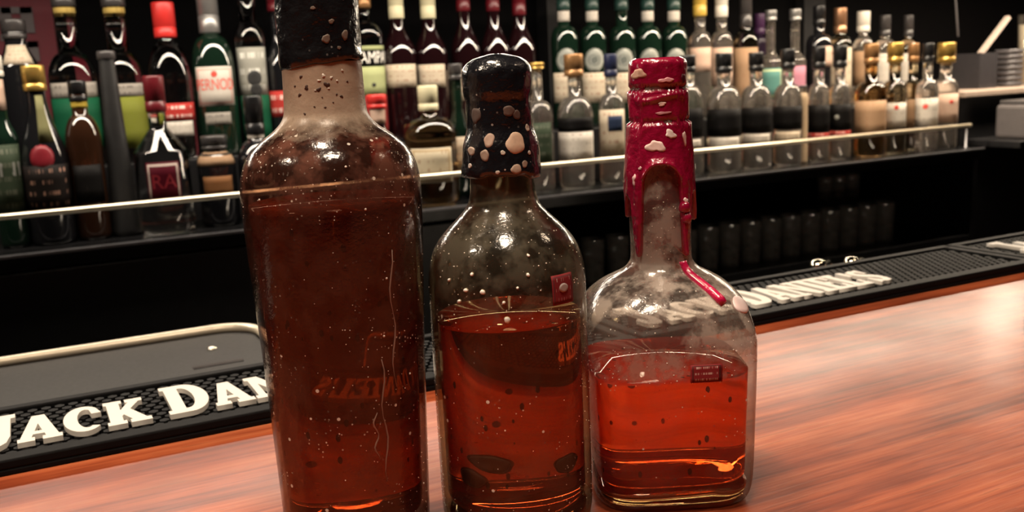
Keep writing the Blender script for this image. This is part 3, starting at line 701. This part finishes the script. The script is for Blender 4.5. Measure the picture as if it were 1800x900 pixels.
# ------------------------------------------------------------------ rubber mats with raised lettering
def arc(cx, cy, rx, ry, a0, a1, n=14): return [(cx+rx*math.cos(math.radians(a0+(a1-a0)*i/n)), cy+ry*math.sin(math.radians(a0+(a1-a0)*i/n))) for i in range(n+1)]
GL = {
 'A': (1.04, [[(0,0),(0,.13),(.06,.13),(.35,1),(.66,1),(.96,.13),(1.04,.13),(1.04,0),(.58,0),(.58,.13),(.66,.13),(.63,.24),(.36,.24),(.32,.13),(.40,.13),(.40,0)], [(.40,.36),(.58,.36),(.49,.66)]]),
 'C': (.98, [arc(.5,.5,.5,.52,48,315,26)+arc(.56,.5,.22,.38,300,62,20)+[(.70,.66),(.94,.66)]]),
 'K': (1.08, [[(0,0),(0,.13),(.07,.13),(.07,.87),(0,.87),(0,1),(.47,1),(.47,.87),(.39,.87),(.39,.58),(.63,.87),(.56,.87),(.56,1),(1.0,1),(1.0,.87),(.90,.87),(.64,.58),(.97,.13),(1.08,.13),(1.08,0),(.56,0),(.56,.13),(.62,.13),(.44,.38),(.39,.32),(.39,.13),(.47,.13),(.47,0)]]),
 'D': (1.06, [[(0,0),(0,.12),(.09,.12),(.09,.88),(0,.88),(0,1)]+arc(.52,.5,.54,.5,90,-90,18), [(.42,.13),(.42,.87)]+arc(.48,.5,.24,.37,90,-90,12)]),
 'J': (.80, [[(.2,1),(.80,1),(.80,.87),(.70,.87),(.70,.28),(.62,.09),(.46,0),(.2,0),(.03,.08),(0,.3),(.18,.36),(.26,.2),(.34,.18),(.38,.3),(.38,.87),(.2,.87)]]),
 'N': (1.10, [[(0,0),(0,.13),(.09,.13),(.09,.87),(0,.87),(0,1),(.40,1),(.76,.42),(.76,.87),(.66,.87),(.66,1),(1.10,1),(1.10,.87),(.98,.87),(.98,0),(.72,0),(.29,.66),(.29,.13),(.40,.13),(.40,0)]]),
 'I': (.52, [[(0,0),(0,.13),(.10,.13),(.10,.87),(0,.87),(0,1),(.52,1),(.52,.87),(.42,.87),(.42,.13),(.52,.13),(.52,0)]]),
 'E': (.88, [[(0,0),(0,.13),(.09,.13),(.09,.87),(0,.87),(0,1),(.85,1),(.85,.68),(.72,.68),(.66,.86),(.41,.86),(.41,.58),(.60,.58),(.60,.43),(.41,.43),(.41,.14),(.68,.14),(.75,.34),(.88,.34),(.88,0)]]),
 'L': (.86, [[(0,0),(0,.13),(.09,.13),(.09,.87),(0,.87),(0,1),(.52,1),(.52,.87),(.41,.87),(.41,.14),(.66,.14),(.73,.38),(.86,.38),(.86,0)]]),
 "'": (.24, [[(.0,.62),(.0,1),(.24,1),(.24,.80),(.12,.62)]]),
 'S': (.80, [[(.05,.36),(0,0),(.14,0),(.18,.06),(.40,0),(.66,.04),(.80,.22),(.78,.42),(.62,.56),(.36,.66),(.30,.76),(.38,.86),(.52,.84),(.60,.68),(.74,.68),(.74,1),(.62,1),(.58,.95),(.40,1),(.16,.95),(.03,.78),(.06,.58),(.22,.46),(.46,.36),(.52,.26),(.46,.15),(.34,.14),(.22,.24),(.18,.36)]]),
}
def glyph_mesh(ch, hx, hy, th=.0035):
    cu = bpy.data.curves.new('g', 'CURVE'); cu.dimensions = '2D'; cu.fill_mode = 'BOTH'; cu.extrude = th/2
    for poly in GL[ch][1]:
        sp = cu.splines.new('POLY'); sp.points.add(len(poly)-1); sp.use_cyclic_u = True
        for q, (px_, py_) in zip(sp.points, poly): q.co = (px_*hx, py_*hy, 0, 1)
    o = bpy.data.objects.new('g', cu); COL.objects.link(o); dg = bpy.context.evaluated_depsgraph_get(); dg.update()
    me = bpy.data.meshes.new_from_object(o.evaluated_get(dg)); bpy.data.objects.remove(o); bpy.data.curves.remove(cu); return me
MY0, MY1, MT = .636, .758, .009
GLY = {}
def hexgrid(x0, x1, y0, y1, z0, z1, pitch=.0088):
    vs_, fs = [], []
    r = pitch*.40; j = 0; y = y0+pitch/2
    while y < y1-pitch*.4:
        x_ = x0+pitch/2+(pitch/2 if j % 2 else 0)
        while x_ < x1-pitch*.4:
            b = len(vs_)
            for z in (z0, z1):
                for k in range(6):
                    a_ = PI/3*k+PI/6; vs_.append((x_+r*math.cos(a_), y+r*math.sin(a_), z))
            for k in range(6): fs.append((b+k, b+(k+1) % 6, b+6+(k+1) % 6, b+6+k))
            fs.append(tuple(b+6+k for k in range(6)))
            x_ += pitch
        y += pitch*.866; j += 1
    me = bpy.data.meshes.new('studs'); me.from_pydata(vs_, [], fs); me.update(); return me
mat_labels = ['black rubber bar mat with white raised lettering, behind the tallest waxed bottle',
              'black rubber bar mat with white raised lettering, directly in front of two brass taps',
              'black rubber bar mat with white raised lettering, beyond the mat by the taps']
for i, mx in enumerate((-.575, -.0705, .434, .9385, 1.443)):
    if i in (0, 4): lab = 'black rubber bar mat at the %s end of the mat row' % ('red sign' if i == 0 else 'service counter')
    else: lab = mat_labels[i-1]
    mo = thing('bar_mat', (mx, MY0, 0), lab, 'bar mat')
    W, Dm = .5, MY1-MY0
    link('base', box_mesh(0, W, 0, Dm, 0, .004, .001), M_rubber, mo)
    link('border', box_mesh(0, W, 0, .014, .0041, MT+.001, .0012), M_rubber, mo)
    link('border', box_mesh(0, W, Dm-.010, Dm, .0041, MT, .0012), M_rubber, mo)
    link('border', box_mesh(0, .010, .0142, Dm-.0102, .0041, MT, .0012), M_rubber, mo)
    link('border', box_mesh(W-.010, W, .0142, Dm-.0102, .0041, MT, .0012), M_rubber, mo)
    g = link('studs', hexgrid(.011, W-.011, .015, Dm-.011, .0041, .0078), plain('stud_rubber', (.007, .007, .0075), .6, 0, .3, 200, 0., .08), mo); g['kind'] = 'stuff'
    cx = .022
    for wi, word in enumerate(('JACK', "DANIEL'S")):
        for li, ch in enumerate(word):
            big = li == 0
            hy = .066 if big else .053
            hx = .0280 if big else .0254
            key = (ch, big)
            if key not in GLY:
                GLY[key] = glyph_mesh(ch, hx, hy); GLY[key].materials.append(M_white_rubber)
            o = bpy.data.objects.new('letter', GLY[key]); COL.objects.link(o); o.parent = mo; o.location = (cx, .024, .0078+.00175+.0001)
            if i == 1 and li == 0: o['label'] = 'large white initial letter'
            cx += GL[ch][0]*hx+.0012
        cx += .010

# ------------------------------------------------------------------ waxed bottles on the counter
def smooth_prof(pts, n=6):
    """Catmull-Rom through (r,z) points, kept monotonic in z"""
    out = []
    for i in range(len(pts)-1):
        p0 = pts[max(i-1, 0)]; p1 = pts[i]; p2 = pts[i+1]; p3 = pts[min(i+2, len(pts)-1)]
        for k in range(n):
            t = k/n
            q = [.5*((2*p1[d])+(-p0[d]+p2[d])*t+(2*p0[d]-5*p1[d]+4*p2[d]-p3[d])*t*t+(-p0[d]+3*p1[d]-3*p2[d]+p3[d])*t**3) for d in (0, 1)]
            if not out or q[1] > out[-1][1]+1e-5: out.append((max(q[0], .0005), q[1]))
    if pts[-1][1] > out[-1][1]: out.append(pts[-1])
    return out
def rad(prof, sq=None, rot=0):
    f = prof_fn(prof)
    def rf(ph, z):
        r = f(z)
        if sq:
            e = sq(z)
            if e > 2.001:
                a = ph-rot; c, s = abs(math.cos(a)), abs(math.sin(a)); r = r/((c**e+s**e)**(1/e))
        return r
    return rf
def sq_lathe(prof, rf, seg=64, close=True):
    vs_, fs = [], []
    for r, z in prof:
        for k in range(seg):
            a = 2*PI*k/seg; rr = rf(a, z); vs_.append((rr*math.cos(a), rr*math.sin(a), z))
    n = len(prof)
    for i in range(n-1):
        for k in range(seg):
            k2 = (k+1) % seg; fs.append((i*seg+k, i*seg+k2, (i+1)*seg+k2, (i+1)*seg+k))
    if close: fs.append(tuple(range(seg-1, -1, -1))); fs.append(tuple((n-1)*seg+k for k in range(seg)))
    me = bpy.data.meshes.new('loft'); me.from_pydata(vs_, [], fs); me.update(); return me
def inner(prof, d, z0, z1, base=.9):
    f = prof_fn(prof); n = 40; out = []
    for i in range(n+1):
        z = z0+(z1-z0)*i/n; r = f(z)-d
        if i == 0: r *= base
        if i == 1: r *= (1+base)/2+.03
        out.append((max(r, .001), z))
    return out
def wax_shell(rneck, ztop, zlow, rout, seg=160, nv=30):
    """wax coat: outer surface from lower rim zlow(phi) to ztop, closed by a domed top and a rolled lower lip"""
    vs_, fs = [], []
    rows = nv+3
    for j in range(rows):
        for k in range(seg):
            ph = 2*PI*k/seg; zl = zlow(ph)
            if j == 0: z = zl+.0006; r = rneck(ph, z)-.0006
            elif j == 1: z = zl; r = rneck(ph, z)+(rout(ph, z)-rneck(ph, z))*.55
            else:
                t = (j-2)/(rows-3); z = zl+.0008+(ztop-zl-.0008)*t; r = rout(ph, z)
            vs_.append((r*math.cos(ph), r*math.sin(ph), z))
    for j in range(rows-1):
        for k in range(seg):
            k2 = (k+1) % seg; fs.append((j*seg+k, j*seg+k2, (j+1)*seg+k2, (j+1)*seg+k))
    fs.append(tuple((rows-1)*seg+k for k in range(seg))); fs.append(tuple(range(seg-1, -1, -1)))
    me = bpy.data.meshes.new('wax'); me.from_pydata(vs_, [], fs); me.update(); return me
def wob(ph, z, s): return math.sin(3*ph+s+z*140)*.5+math.sin(7*ph-s*2+z*260)*.3+math.sin(13*ph+s*3-z*410)*.2
def adiff(a, b): return (a-b+PI) % (2*PI)-PI
def gauss(x, s): return math.exp(-(x/s)**2)

M_specks = plain('pale_dried_splashes', (.80, .72, .64), .4)
def specks(name, rf, ca, spots, par, mt, seed=0):
    """many tiny dried drops joined into one part"""
    vs_, fs = [], []
    for i, (ph, z, s) in enumerate(spots):
        r0 = rf(ca+ph, z)
        b = len(vs_); n = 7
        P = Vector((r0*math.cos(ca+ph), r0*math.sin(ca+ph), z))
        e = .002; A = Vector((rf(ca+ph+e, z)*math.cos(ca+ph+e), rf(ca+ph+e, z)*math.sin(ca+ph+e), z))-P
        Bv = Vector((rf(ca+ph, z+.0004)*math.cos(ca+ph), rf(ca+ph, z+.0004)*math.sin(ca+ph), z+.0004))-P
        A.normalize(); Bv.normalize(); N = A.cross(Bv).normalized()
        for k in range(n):
            a_ = 2*PI*k/n; vs_.append(P+A*(s*math.cos(a_))+Bv*(s*math.sin(a_))-N*.0001)
        for k in range(n):
            a_ = 2*PI*k/n; vs_.append(P+A*(.6*s*math.cos(a_))+Bv*(.6*s*math.sin(a_))+N*(s*.45))
        vs_.append(P+N*(s*.6))
        for k in range(n):
            k2 = (k+1) % n; fs.append((b+k, b+k2, b+n+k2, b+n+k)); fs.append((b+n+k, b+n+k2, b+2*n))
    me = bpy.data.meshes.new('specks'); me.from_pydata(vs_, [], fs); me.update()
    o = link(name, me, mt, par, True); o['kind'] = 'stuff'; return o

# ---- tall bottle with black wax
def tall_bottle():
    b = at_z(632, 935, 0); base = Vector((b.x, b.y, 0)); ca = cam_ang(base.x, base.y)
    ob = thing('waxed_bottle', base, 'tallest bottle, speckled glass of murky brown spirit with cream neck and black wax', 'bottle')
    P = smooth_prof([(.0325, 0), (.0352, .002), (.0362, .008), (.0368, .026), (.0380, .062), (.0394, .100), (.0410, .135), (.0421, .160), (.0423, .176), (.0408, .186), (.0372, .1935), (.0310, .1995), (.0238, .2045), (.0198, .209), (.0184, .2145), (.0178, .232), (.0172, .262), (.0172, .300)])
    rf = rad(P)
    link('glass', lathe_mesh(P, 72), dirty_glass('speckled_dusty_glass', (.62, .46, .38), .30, .25, 1.0, .85, .171, (.13, .052, .036), (.85, .76, .66)), ob, True)
    link('liquid', lathe_mesh(inner(P, .0034, .011, .1705, .9), 72), liquid('murky_brown_spirit', (.90, .15, .04), .58, .03, (.25, .042, .016), .036), ob, True)
    # cream film over the neck
    nb = [(rf(0, z)+.0006, z) for z in [.1975+i*.0012 for i in range(32)]]
    t = NT('stained_cream_film'); v = t.coord(); n = t.noise(v, 90, 4, .65); vo = t.voro(v, 210); sc = t.n('ShaderNodeSeparateColor'); t.l(vo.outputs['Color'], sc.inputs[0])
    hole = t.math('MULTIPLY', t.math('LESS_THAN', vo.outputs['Distance'], t.math('MULTIPLY', n, .55)), t.math('GREATER_THAN', sc.outputs[0], .78))
    c = t.mix(n, (.40, .29, .21, 1), (.60, .47, .36, 1))
    sz_ = t.n('ShaderNodeSeparateXYZ'); t.l(v, sz_.inputs[0])
    keep = t.math('ADD', t.math('MULTIPLY', t.math('SUBTRACT', sz_.outputs[2], .2000), 85), t.math('MULTIPLY_ADD', n, 1.6, -.8), clamp=True)
    pr = t.princ(Base_Color=c, Roughness=.35, Normal=t.bump(n, .5, .001)); tp_ = t.n('ShaderNodeBsdfTransparent')
    mt = t.surf(t.mixsh(t.math('MULTIPLY', keep, .93), tp_.outputs[0], pr.outputs[0]))
    link('neck_film', lathe_mesh(nb, 64, None, False), mt, ob, True)
    M_st = plain('brown_stain', (.055, .022, .014), .5, 0, .4, 500)
    for k, (ph, z, w_) in enumerate(((-.55, .2285, .0024), (-.62, .2205, .0026), (-.42, .2235, .0034), (-.12, .2225, .0032), (.08, .2245, .0040), (.42, .2190, .0022), (.3, .2200, .0014), (-.25, .2150, .0013), (.0, .2145, .0015), (-.5, .2120, .0018), (.62, .2255, .0014), (-.05, .2190, .0010), (.2, .2165, .0011), (-.75, .2245, .0015))):
        link('stain', blob_patch(lambda p, q: rf(p, q)+.0006, ca+ph, z, w_, w_*.95, .0002, .5, 200+k, rings=2, seg=14), M_st, ob, True)
    for k, (ph, z, w_) in enumerate(((.02, .2285, .0028), (.2, .2275, .0022), (-.1, .2265, .0020), (.34, .2260, .0016), (-.2, .2222, .0012), (.12, .2228, .0013), (.5, .2305, .0018))):
        link('pale_fleck', blob_patch(lambda p, q: rf(p, q)+.0006, ca+ph, z, w_, w_*.7, .0003, .6, 230+k, rings=2, seg=14), M_specks, ob, True)
    def zl(ph):
        d = adiff(ph, ca)
        return .2335+.0016*math.sin(d)+.0006*wob(ph, 0, 1.)+.0008*gauss(adiff(d, .8), .3)
    def ro(ph, z):
        r = .0190+.0005*wob(ph, z, 2.)+.0006*gauss(z-.2365, .002)
        if z > .285: r -= .0006*((z-.285)/.015)
        if z > .300: r *= max(.0, 1-((z-.300)/.008)**2)*.98+.02
        return r
    link('wax_seal', wax_shell(lambda p, z: rf(p, z), .307, zl, ro), wax_mat('black_wax', (.010, .010, .012), .16, (.62, .58, .56), .2), ob, True)
    wr = lambda p, z: ro(p, z)
    for k, (ph, z, w_, h_) in enumerate(((.15, .2445, .005, .0042), (.62, .246, .0035, .006), (.3, .252, .003, .0025), (-.1, .258, .0025, .002), (.45, .2405, .002, .002))):
        link('wax_chip', blob_patch(wr, ca+ph, z, w_, h_, off=.0003, seed=k), plain('tan_wax_chip', (.20, .15, .12), .6), ob, True)
    rnd = random.Random(3); sp = []
    for _ in range(280):
        ph = rnd.gauss(.55, .55); z = rnd.uniform(.012, .206)
        if rnd.random() < .35: ph = rnd.uniform(-1.4, 1.5); z = rnd.uniform(.165, .207)
        sp.append((max(-1.5, min(1.5, ph)), z, rnd.choice((.00012, .00016, .0002, .00025, .0003, .0006 if rnd.random() < .2 else .0002))))
    specks('dried_splashes', rf, ca, sp, ob, M_specks)
    # dried runs down the glass
    for k, (ph, za, zb_) in enumerate(((.42, .100, .040), (.60, .150, .085), (.30, .075, .052))):
        pts = []
        for i in range(12):
            z = za+(zb_-za)*i/11; p = ca+ph+.03*math.sin(i*1.1+k); r = rf(p, z)+.0001; pts.append((r*math.cos(p), r*math.sin(p), z))
        link('dried_run', tube_mesh(pts, .00035, 6, lambda t: .4+.8*abs(math.sin(t*7))), plain('dull_dried_run', (.30, .18, .14), .5), ob, True)
    # foil remnant low on the front
    link('label_remnant', blob_patch(rf, ca+.40, .0125, .020, .0035, off=.0005, rag=.6, seed=9), plain('pale_torn_paper', (.62, .52, .42), .6), ob, True)
tall_bottle()

# ---- round bottle with black wax
def round_bottle():
    b = at_z(911, 903, 0); base = Vector((b.x, b.y, 0)); ca = cam_ang(base.x, base.y)
    ob = thing('waxed_bottle', base, 'round-shouldered bottle of dark red spirit with chipped black wax dome', 'bottle')
    P = smooth_prof([(.0340, 0), (.0372, .0018), (.0384, .006), (.0389, .014), (.0391, .059), (.0391, .118), (.0386, .1305), (.0366, .1392), (.0335, .1455), (.0285, .1515), (.0228, .1570), (.0186, .1618), (.0166, .1665), (.0158, .173), (.0152, .19), (.0150, .228)])
    rf = rad(P)
    link('glass', lathe_mesh(P, 72), dirty_glass('splashed_olive_glass', (.70, .62, .46), .06, .10, 1.0, .22, .110, (.30, .26, .19), (.85, .78, .68)), ob, True)
    link('liquid', lathe_mesh(inner(P, .0034, .012, .1085, .9), 72), liquid('dark_red_spirit', (.75, .10, .04), .30, .02, (.24, .026, .012)), ob, True)
    link('glass_base', lathe_mesh([(.030, .0015), (.0352, .003), (.0358, .0085), (.030, .0105), (.012, .0117)], 64), solid_glass('thick_amber_base', (.62, .22, .10)), ob, True)
    def ro(ph, z):
        d = adiff(ph, ca)
        if z > .2165: r = .0169
        elif z > .2145: r = .0158+.0011*max(0., (z-.2150)/.0015) if z > .215 else .0158
        elif z > .200: r = .0160
        elif z > .192: r = .0160+.0026*(.200-z)/.008
        else: r = .0186+.0006*(.192-z)/.012
        if z > .2255: t_ = min(1, (z-.2255)/.0098); r *= math.sqrt(max(0.0, 1-t_**2.4))*.97+.03
        r += .00045*wob(ph, z, .7)+.0004*gauss(z-.181, .002)
        return r
    def zl(ph): return .1772+.0012*wob(ph, 0, .4)+.0010*math.sin(2*ph)
    link('wax_seal', wax_shell(lambda p, z: rf(p, z), .2352, zl, ro), wax_mat('black_wax_specked', (.009, .009, .012), .22, (.66, .60, .55), .2), ob, True)
    chips = [(.42, .1935, .0120, .0115, (.62, .43, .31)), (.36, .1815, .0060, .0058, (.42, .29, .22)), (.62, .1835, .004, .004, (.30, .21, .16)), (-.30, .1955, .0062, .0075, (.45, .31, .24)),
             (-.42, .1885, .0060, .0060, (.38, .28, .22)), (-.85, .1905, .006, .0050, (.42, .32, .26)), (.30, .2085, .0075, .0055, (.12, .075, .06)), (.55, .2065, .005, .005, (.10, .06, .05)),
             (-.75, .2070, .007, .009, (.10, .07, .06)), (.95, .2000, .003, .004, (.5, .4, .33)), (.05, .1895, .0028, .0026, (.6, .52, .45)), (-.1, .1805, .0026, .0020, (.6, .5, .45)), (-.9, .1835, .003, .003, (.55, .47, .42)), (.8, .1885, .0022, .0024, (.6, .5, .45))]
    for k, (ph, z, w_, h_, c) in enumerate(chips):
        link('wax_chip', blob_patch(ro, ca+ph, z, w_, h_, off=.0003, seed=20+k, rag=.16), plain('tan_chip_%d' % k, c, .6, 0, .25, 400), ob, True)
    # sticker
    st = curved_patch(rf, ca+.72, .165, .1185, .1325, .0008, 8, 6)
    link('sticker', st, label_mat('red_sticker', (.34, .02, .035), (.55, .40, .38), 3, .4, (.12, .02, .03)), ob, True, 'small red sticker with pale oval')
    link('sticker_oval', blob_patch(rf, ca+.72, .1262, .0066, .0052, .0013, 0, 2), plain('pale_print', (.42, .33, .32), .5), ob, True)
    # dark oval marks just inside the glass, low down
    for k, (ph, z, w_, h_) in enumerate(((-.36, .0420, .024, .0095), (-.66, .033, .016, .0105), (.80, .0370, .019, .0090))):
        link('oval_mark', blob_patch(lambda p, z_: rf(p, z_)-.0037, ca+ph, z, w_, h_, .0010, .18, 40+k), plain('dark_oval', (.05, .010, .010), .6), ob, True)
    rnd = random.Random(5); sp = []
    for _ in range(130):
        z = rnd.uniform(.110, .158); sp.append((rnd.uniform(-1.4, 1.4), z, rnd.choice((.00016, .0002, .0003, .0004))))
    for _ in range(140): sp.append((rnd.choice((rnd.uniform(.9, 1.5), rnd.uniform(-1.5, -1.2), rnd.uniform(-1, 1))), rnd.uniform(.012, .11), rnd.choice((.00012, .00018, .00025))))
    specks('dried_splashes', rf, ca, sp, ob, M_specks)
    dots = [(-.52, .128, .0026, .0022), (-.30, .1275, .0030, .0026), (-.62, .1225, .0022, .002), (-.44, .1355, .0018, .002), (.26, .1345, .0019, .002), (.30, .143, .0016, .0016), (-.05, .1225, .0018, .0018), (.12, .129, .0014, .0014), (-.78, .132, .0018, .0016), (-.02, .1142, .0034, .0034)]  # pale discs painted as glints of the lamps, the last a drop
    for k, (ph, z, w_, h_) in enumerate(dots):
        link('glint_drop', blob_patch(rf, ca+ph, z, w_*.95, h_*.95, .0004, .1, 60+k, dome=.0005), plain('pale_glint', (.80, .74, .68), .25), ob, True)
round_bottle()

# ---- square bottle with red wax
def square_bottle():
    b = at_z(1169, 845, 0); base = Vector((b.x, b.y, 0)); ca = cam_ang(base.x, base.y)
    rot = ca+math.radians(10)
    ob = thing('waxed_bottle', base, 'squat squarish bottle of orange red spirit with dripping red wax', 'bottle')
    zm = lambda z: z-(.23-z)*.010*max(0., min(1, z/.06))
    def zi(z):
        q = z
        for _ in range(6): q += z-zm(q)
        return q
    P = smooth_prof([(r_*.975 if z_ < .1 else r_, zm(z_)) for r_, z_ in [(.0370, 0), (.0405, .002), (.0428, .007), (.0440, .016), (.0450, .045), (.0458, .075), (.0458, .090), (.0444, .0985), (.0405, .1065), (.0340, .1135), (.0265, .1182), (.0205, .1215), (.0172, .1250), (.0160, .1300), (.0162, .150), (.0160, .168), (.0150, .185), (.0142, .215), (.0142, .225)]])
    def sq(z):
        z = zi(z)
        if z < .088: return 4.6
        if z > .120: return 2
        return 2+2.6*((.120-z)/.032)**1.2
    rf = rad(P, sq, rot)
    link('glass', sq_lathe(P, rf, 96), dirty_glass('smeared_clear_glass', (.90, .86, .82), .04, .08, 1.1, .66, .071, (.44, .37, .32), (.82, .76, .70)), ob, True)
    Pi = inner(P, .0036, .0115, .0708, .88)
    ri = rad(Pi, lambda z: 4.2, rot)
    link('liquid', sq_lathe(Pi, ri, 96), liquid('orange_red_spirit', (.95, .11, .02), .27, .02, (.66, .028, .008)), ob, True)
    Pb = [(.034, .0015), (.0392, .004), (.0402, .009), (.036, .0112), (.015, .0122)]
    link('glass_base', sq_lathe(Pb, rad(Pb, lambda z: 4.2, rot), 64), solid_glass('thick_gold_base', (.85, .55, .25)), ob, True)
    # wax: stopper, collar and skirt with arch and drips
    def zl0(ph):
        d = adiff(ph, ca+.06)
        ad = abs(d)
        z = .1520
        if ad < .56: z = .1772-.0090*(ad/.56)**2.8
        elif ad < .66: z = .1682-(.1682-.1335)*((ad-.56)/.10)
        elif ad < .84: z = .1335-.0035*math.sin((ad-.66)/.18*PI)
        elif ad < 1.00: z = .1335+(.158-.1335)*((ad-.84)/.16)
        else: z = .158+.004*math.sin(5*ph)-.012*gauss(ad-1.45, .13)
        return z
    zl = lambda ph: zm(zl0(ph))
    def ro(ph, zr):
        z = zi(zr)
        d = adiff(ph, ca+.06); ad = abs(d)
        if z > .2165: r = .0153+.0004*math.sin(4*ph+1)
        elif z > .2140: r = .0140
        elif z > .2000: r = .0155
        elif z > .1975: r = .0148
        else: r = .0166+.0020*min(1, (.1975-z)/.028)
        if z < .170: r = min(r, rf(ph, zr)+.0026)
        bead = .0022*gauss(z-zl0(ph), .0032) if ad < .55 else 0
        if .46 < ad < .9: bead += .0012*gauss(ad-.70, .12) if z < .172 else .0006*gauss(ad-.62, .12)
        r += bead+.0004*wob(ph, z, 1.3)
        if ad < .9 and z > .2085 and z < .2125: r += .0012*gauss(z-.2105-.0015*math.sin(3*d), .0012)
        if z > .2255: t_ = min(1, (z-.2255)/.005); r *= math.sqrt(max(0, 1-t_**3))*.35+.65
        return r
    W = wax_mat('red_wax', (.27, .004, .033), .05, (.80, .45, .45), .2)
    link('wax_seal', wax_shell(lambda p, z: rf(p, z), .2302, zl, ro, 220, 60), W, ob, True)
    def run_on(ph0, ph1, z0, z1, r, n=10):
        pts = []
        for i in range(n):
            t_ = i/(n-1); z = z0+(z1-z0)*t_; p = ca+ph0+(ph1-ph0)*t_; rr = rf(p, z)+.0006; pts.append((rr*math.cos(p), rr*math.sin(p), z))
        return tube_mesh(pts, r, 10, lambda t: .85+.35*t if t < .95 else .9)
    link('wax_drip', run_on(.72, .80, zm(.1275), zm(.1090), .0024, 14), wax_mat('pink_red_wax', (.56, .010, .075), .02, (.8, .45, .45), .2), ob, True, 'bright pink red drip')
    for (ph, z) in ((.70, .1555), (.78, .1500)):
        link('wax_bead', blob_patch(ro, ca+ph, zm(z), .006, .007, .0006, .1, 3, dome=.0016), W, ob, True)
    chips = [(-.10, .1868, .0095, .0075, (.80, .60, .56)), (.36, .1925, .0062, .0052, (.85, .72, .68)), (-.70, .2225, .0095, .0065, (.58, .36, .27)), (.85, .1900, .003, .008, (.75, .55, .52)), (-.75, .1700, .003, .006, (.7, .45, .45)),
             (.28, .2190, .0080, .0030, (.75, .35, .38)), (.12, .2075, .005, .0022, (.8, .55, .5)), (.15, .2030, .008, .0018, (.55, .25, .28)), (.72, .1590, .0024, .0034, (.85, .72, .70)), (-.55, .1760, .002, .002, (.7, .5, .5)), (.95, .2195, .004, .006, (.06, .004, .012))]
    for k, (ph, z, w_, h_, c) in enumerate(chips):
        link('wax_chip', blob_patch(ro, ca+ph, zm(z), w_, h_, off=.0004, seed=80+k, rag=.45), plain('pale_wax_chip_%d' % k, c, .45, 0, .2, 300), ob, True)
    # sticker, shoulder badge
    st = curved_patch(rf, ca+.46, .16, zm(.0725), zm(.0815), .0008, 8, 4)
    link('sticker', st, label_mat('red_sticker_small', (.42, .03, .045), (.62, .42, .38), 3, .5, (.10, .015, .02)), ob, True, 'small red sticker above the liquid')
    link('shoulder_badge', blob_patch(rf, ca+1.12, zm(.1062), .019, .0085, .0008, 0, 2), plain('pale_pink_badge', (.72, .55, .54), .4), ob, True, 'pale oval badge on the shoulder')
    rnd = random.Random(11); sp = []
    for _ in range(170): sp.append((rnd.uniform(-1.3, 1.4), rnd.uniform(.070, .118), rnd.choice((.00015, .0002, .0003, .0004))))
    for _ in range(40): sp.append((rnd.uniform(-.5, .5), rnd.uniform(.126, .17), rnd.choice((.00012, .0002, .0003))))
    specks('dried_splashes', rf, ca, sp, ob, M_specks)
square_bottle()

# ------------------------------------------------------------------ pieces that sit on a part become its sub-parts
def kind(o): return o.name.split('.')[0]
SUB = {'lettering': 'label', 'crest': 'label', 'red_dot': 'label', 'emblem': 'label', 'badge': 'label', 'medallion_centre': 'medallion', 'wax_chip': 'wax_seal', 'wax_bead': 'wax_seal', 'wax_drip': 'wax_seal',
       'sticker_oval': 'sticker', 'stain': 'neck_film', 'pale_fleck': 'neck_film', 'dried_run': 'glass', 'glint_drop': 'glass', 'dried_splashes': 'glass', 'oval_mark': 'glass', 'label_remnant': 'glass', 'figure': 'label'}
for root in [o for o in COL.objects if o.parent is None and o.type == 'EMPTY']:
    ch = list(root.children)
    for o in ch:
        host = SUB.get(kind(o))
        h = next((q for q in ch if kind(q) == host), None) if host else None
        if h: o.parent = h
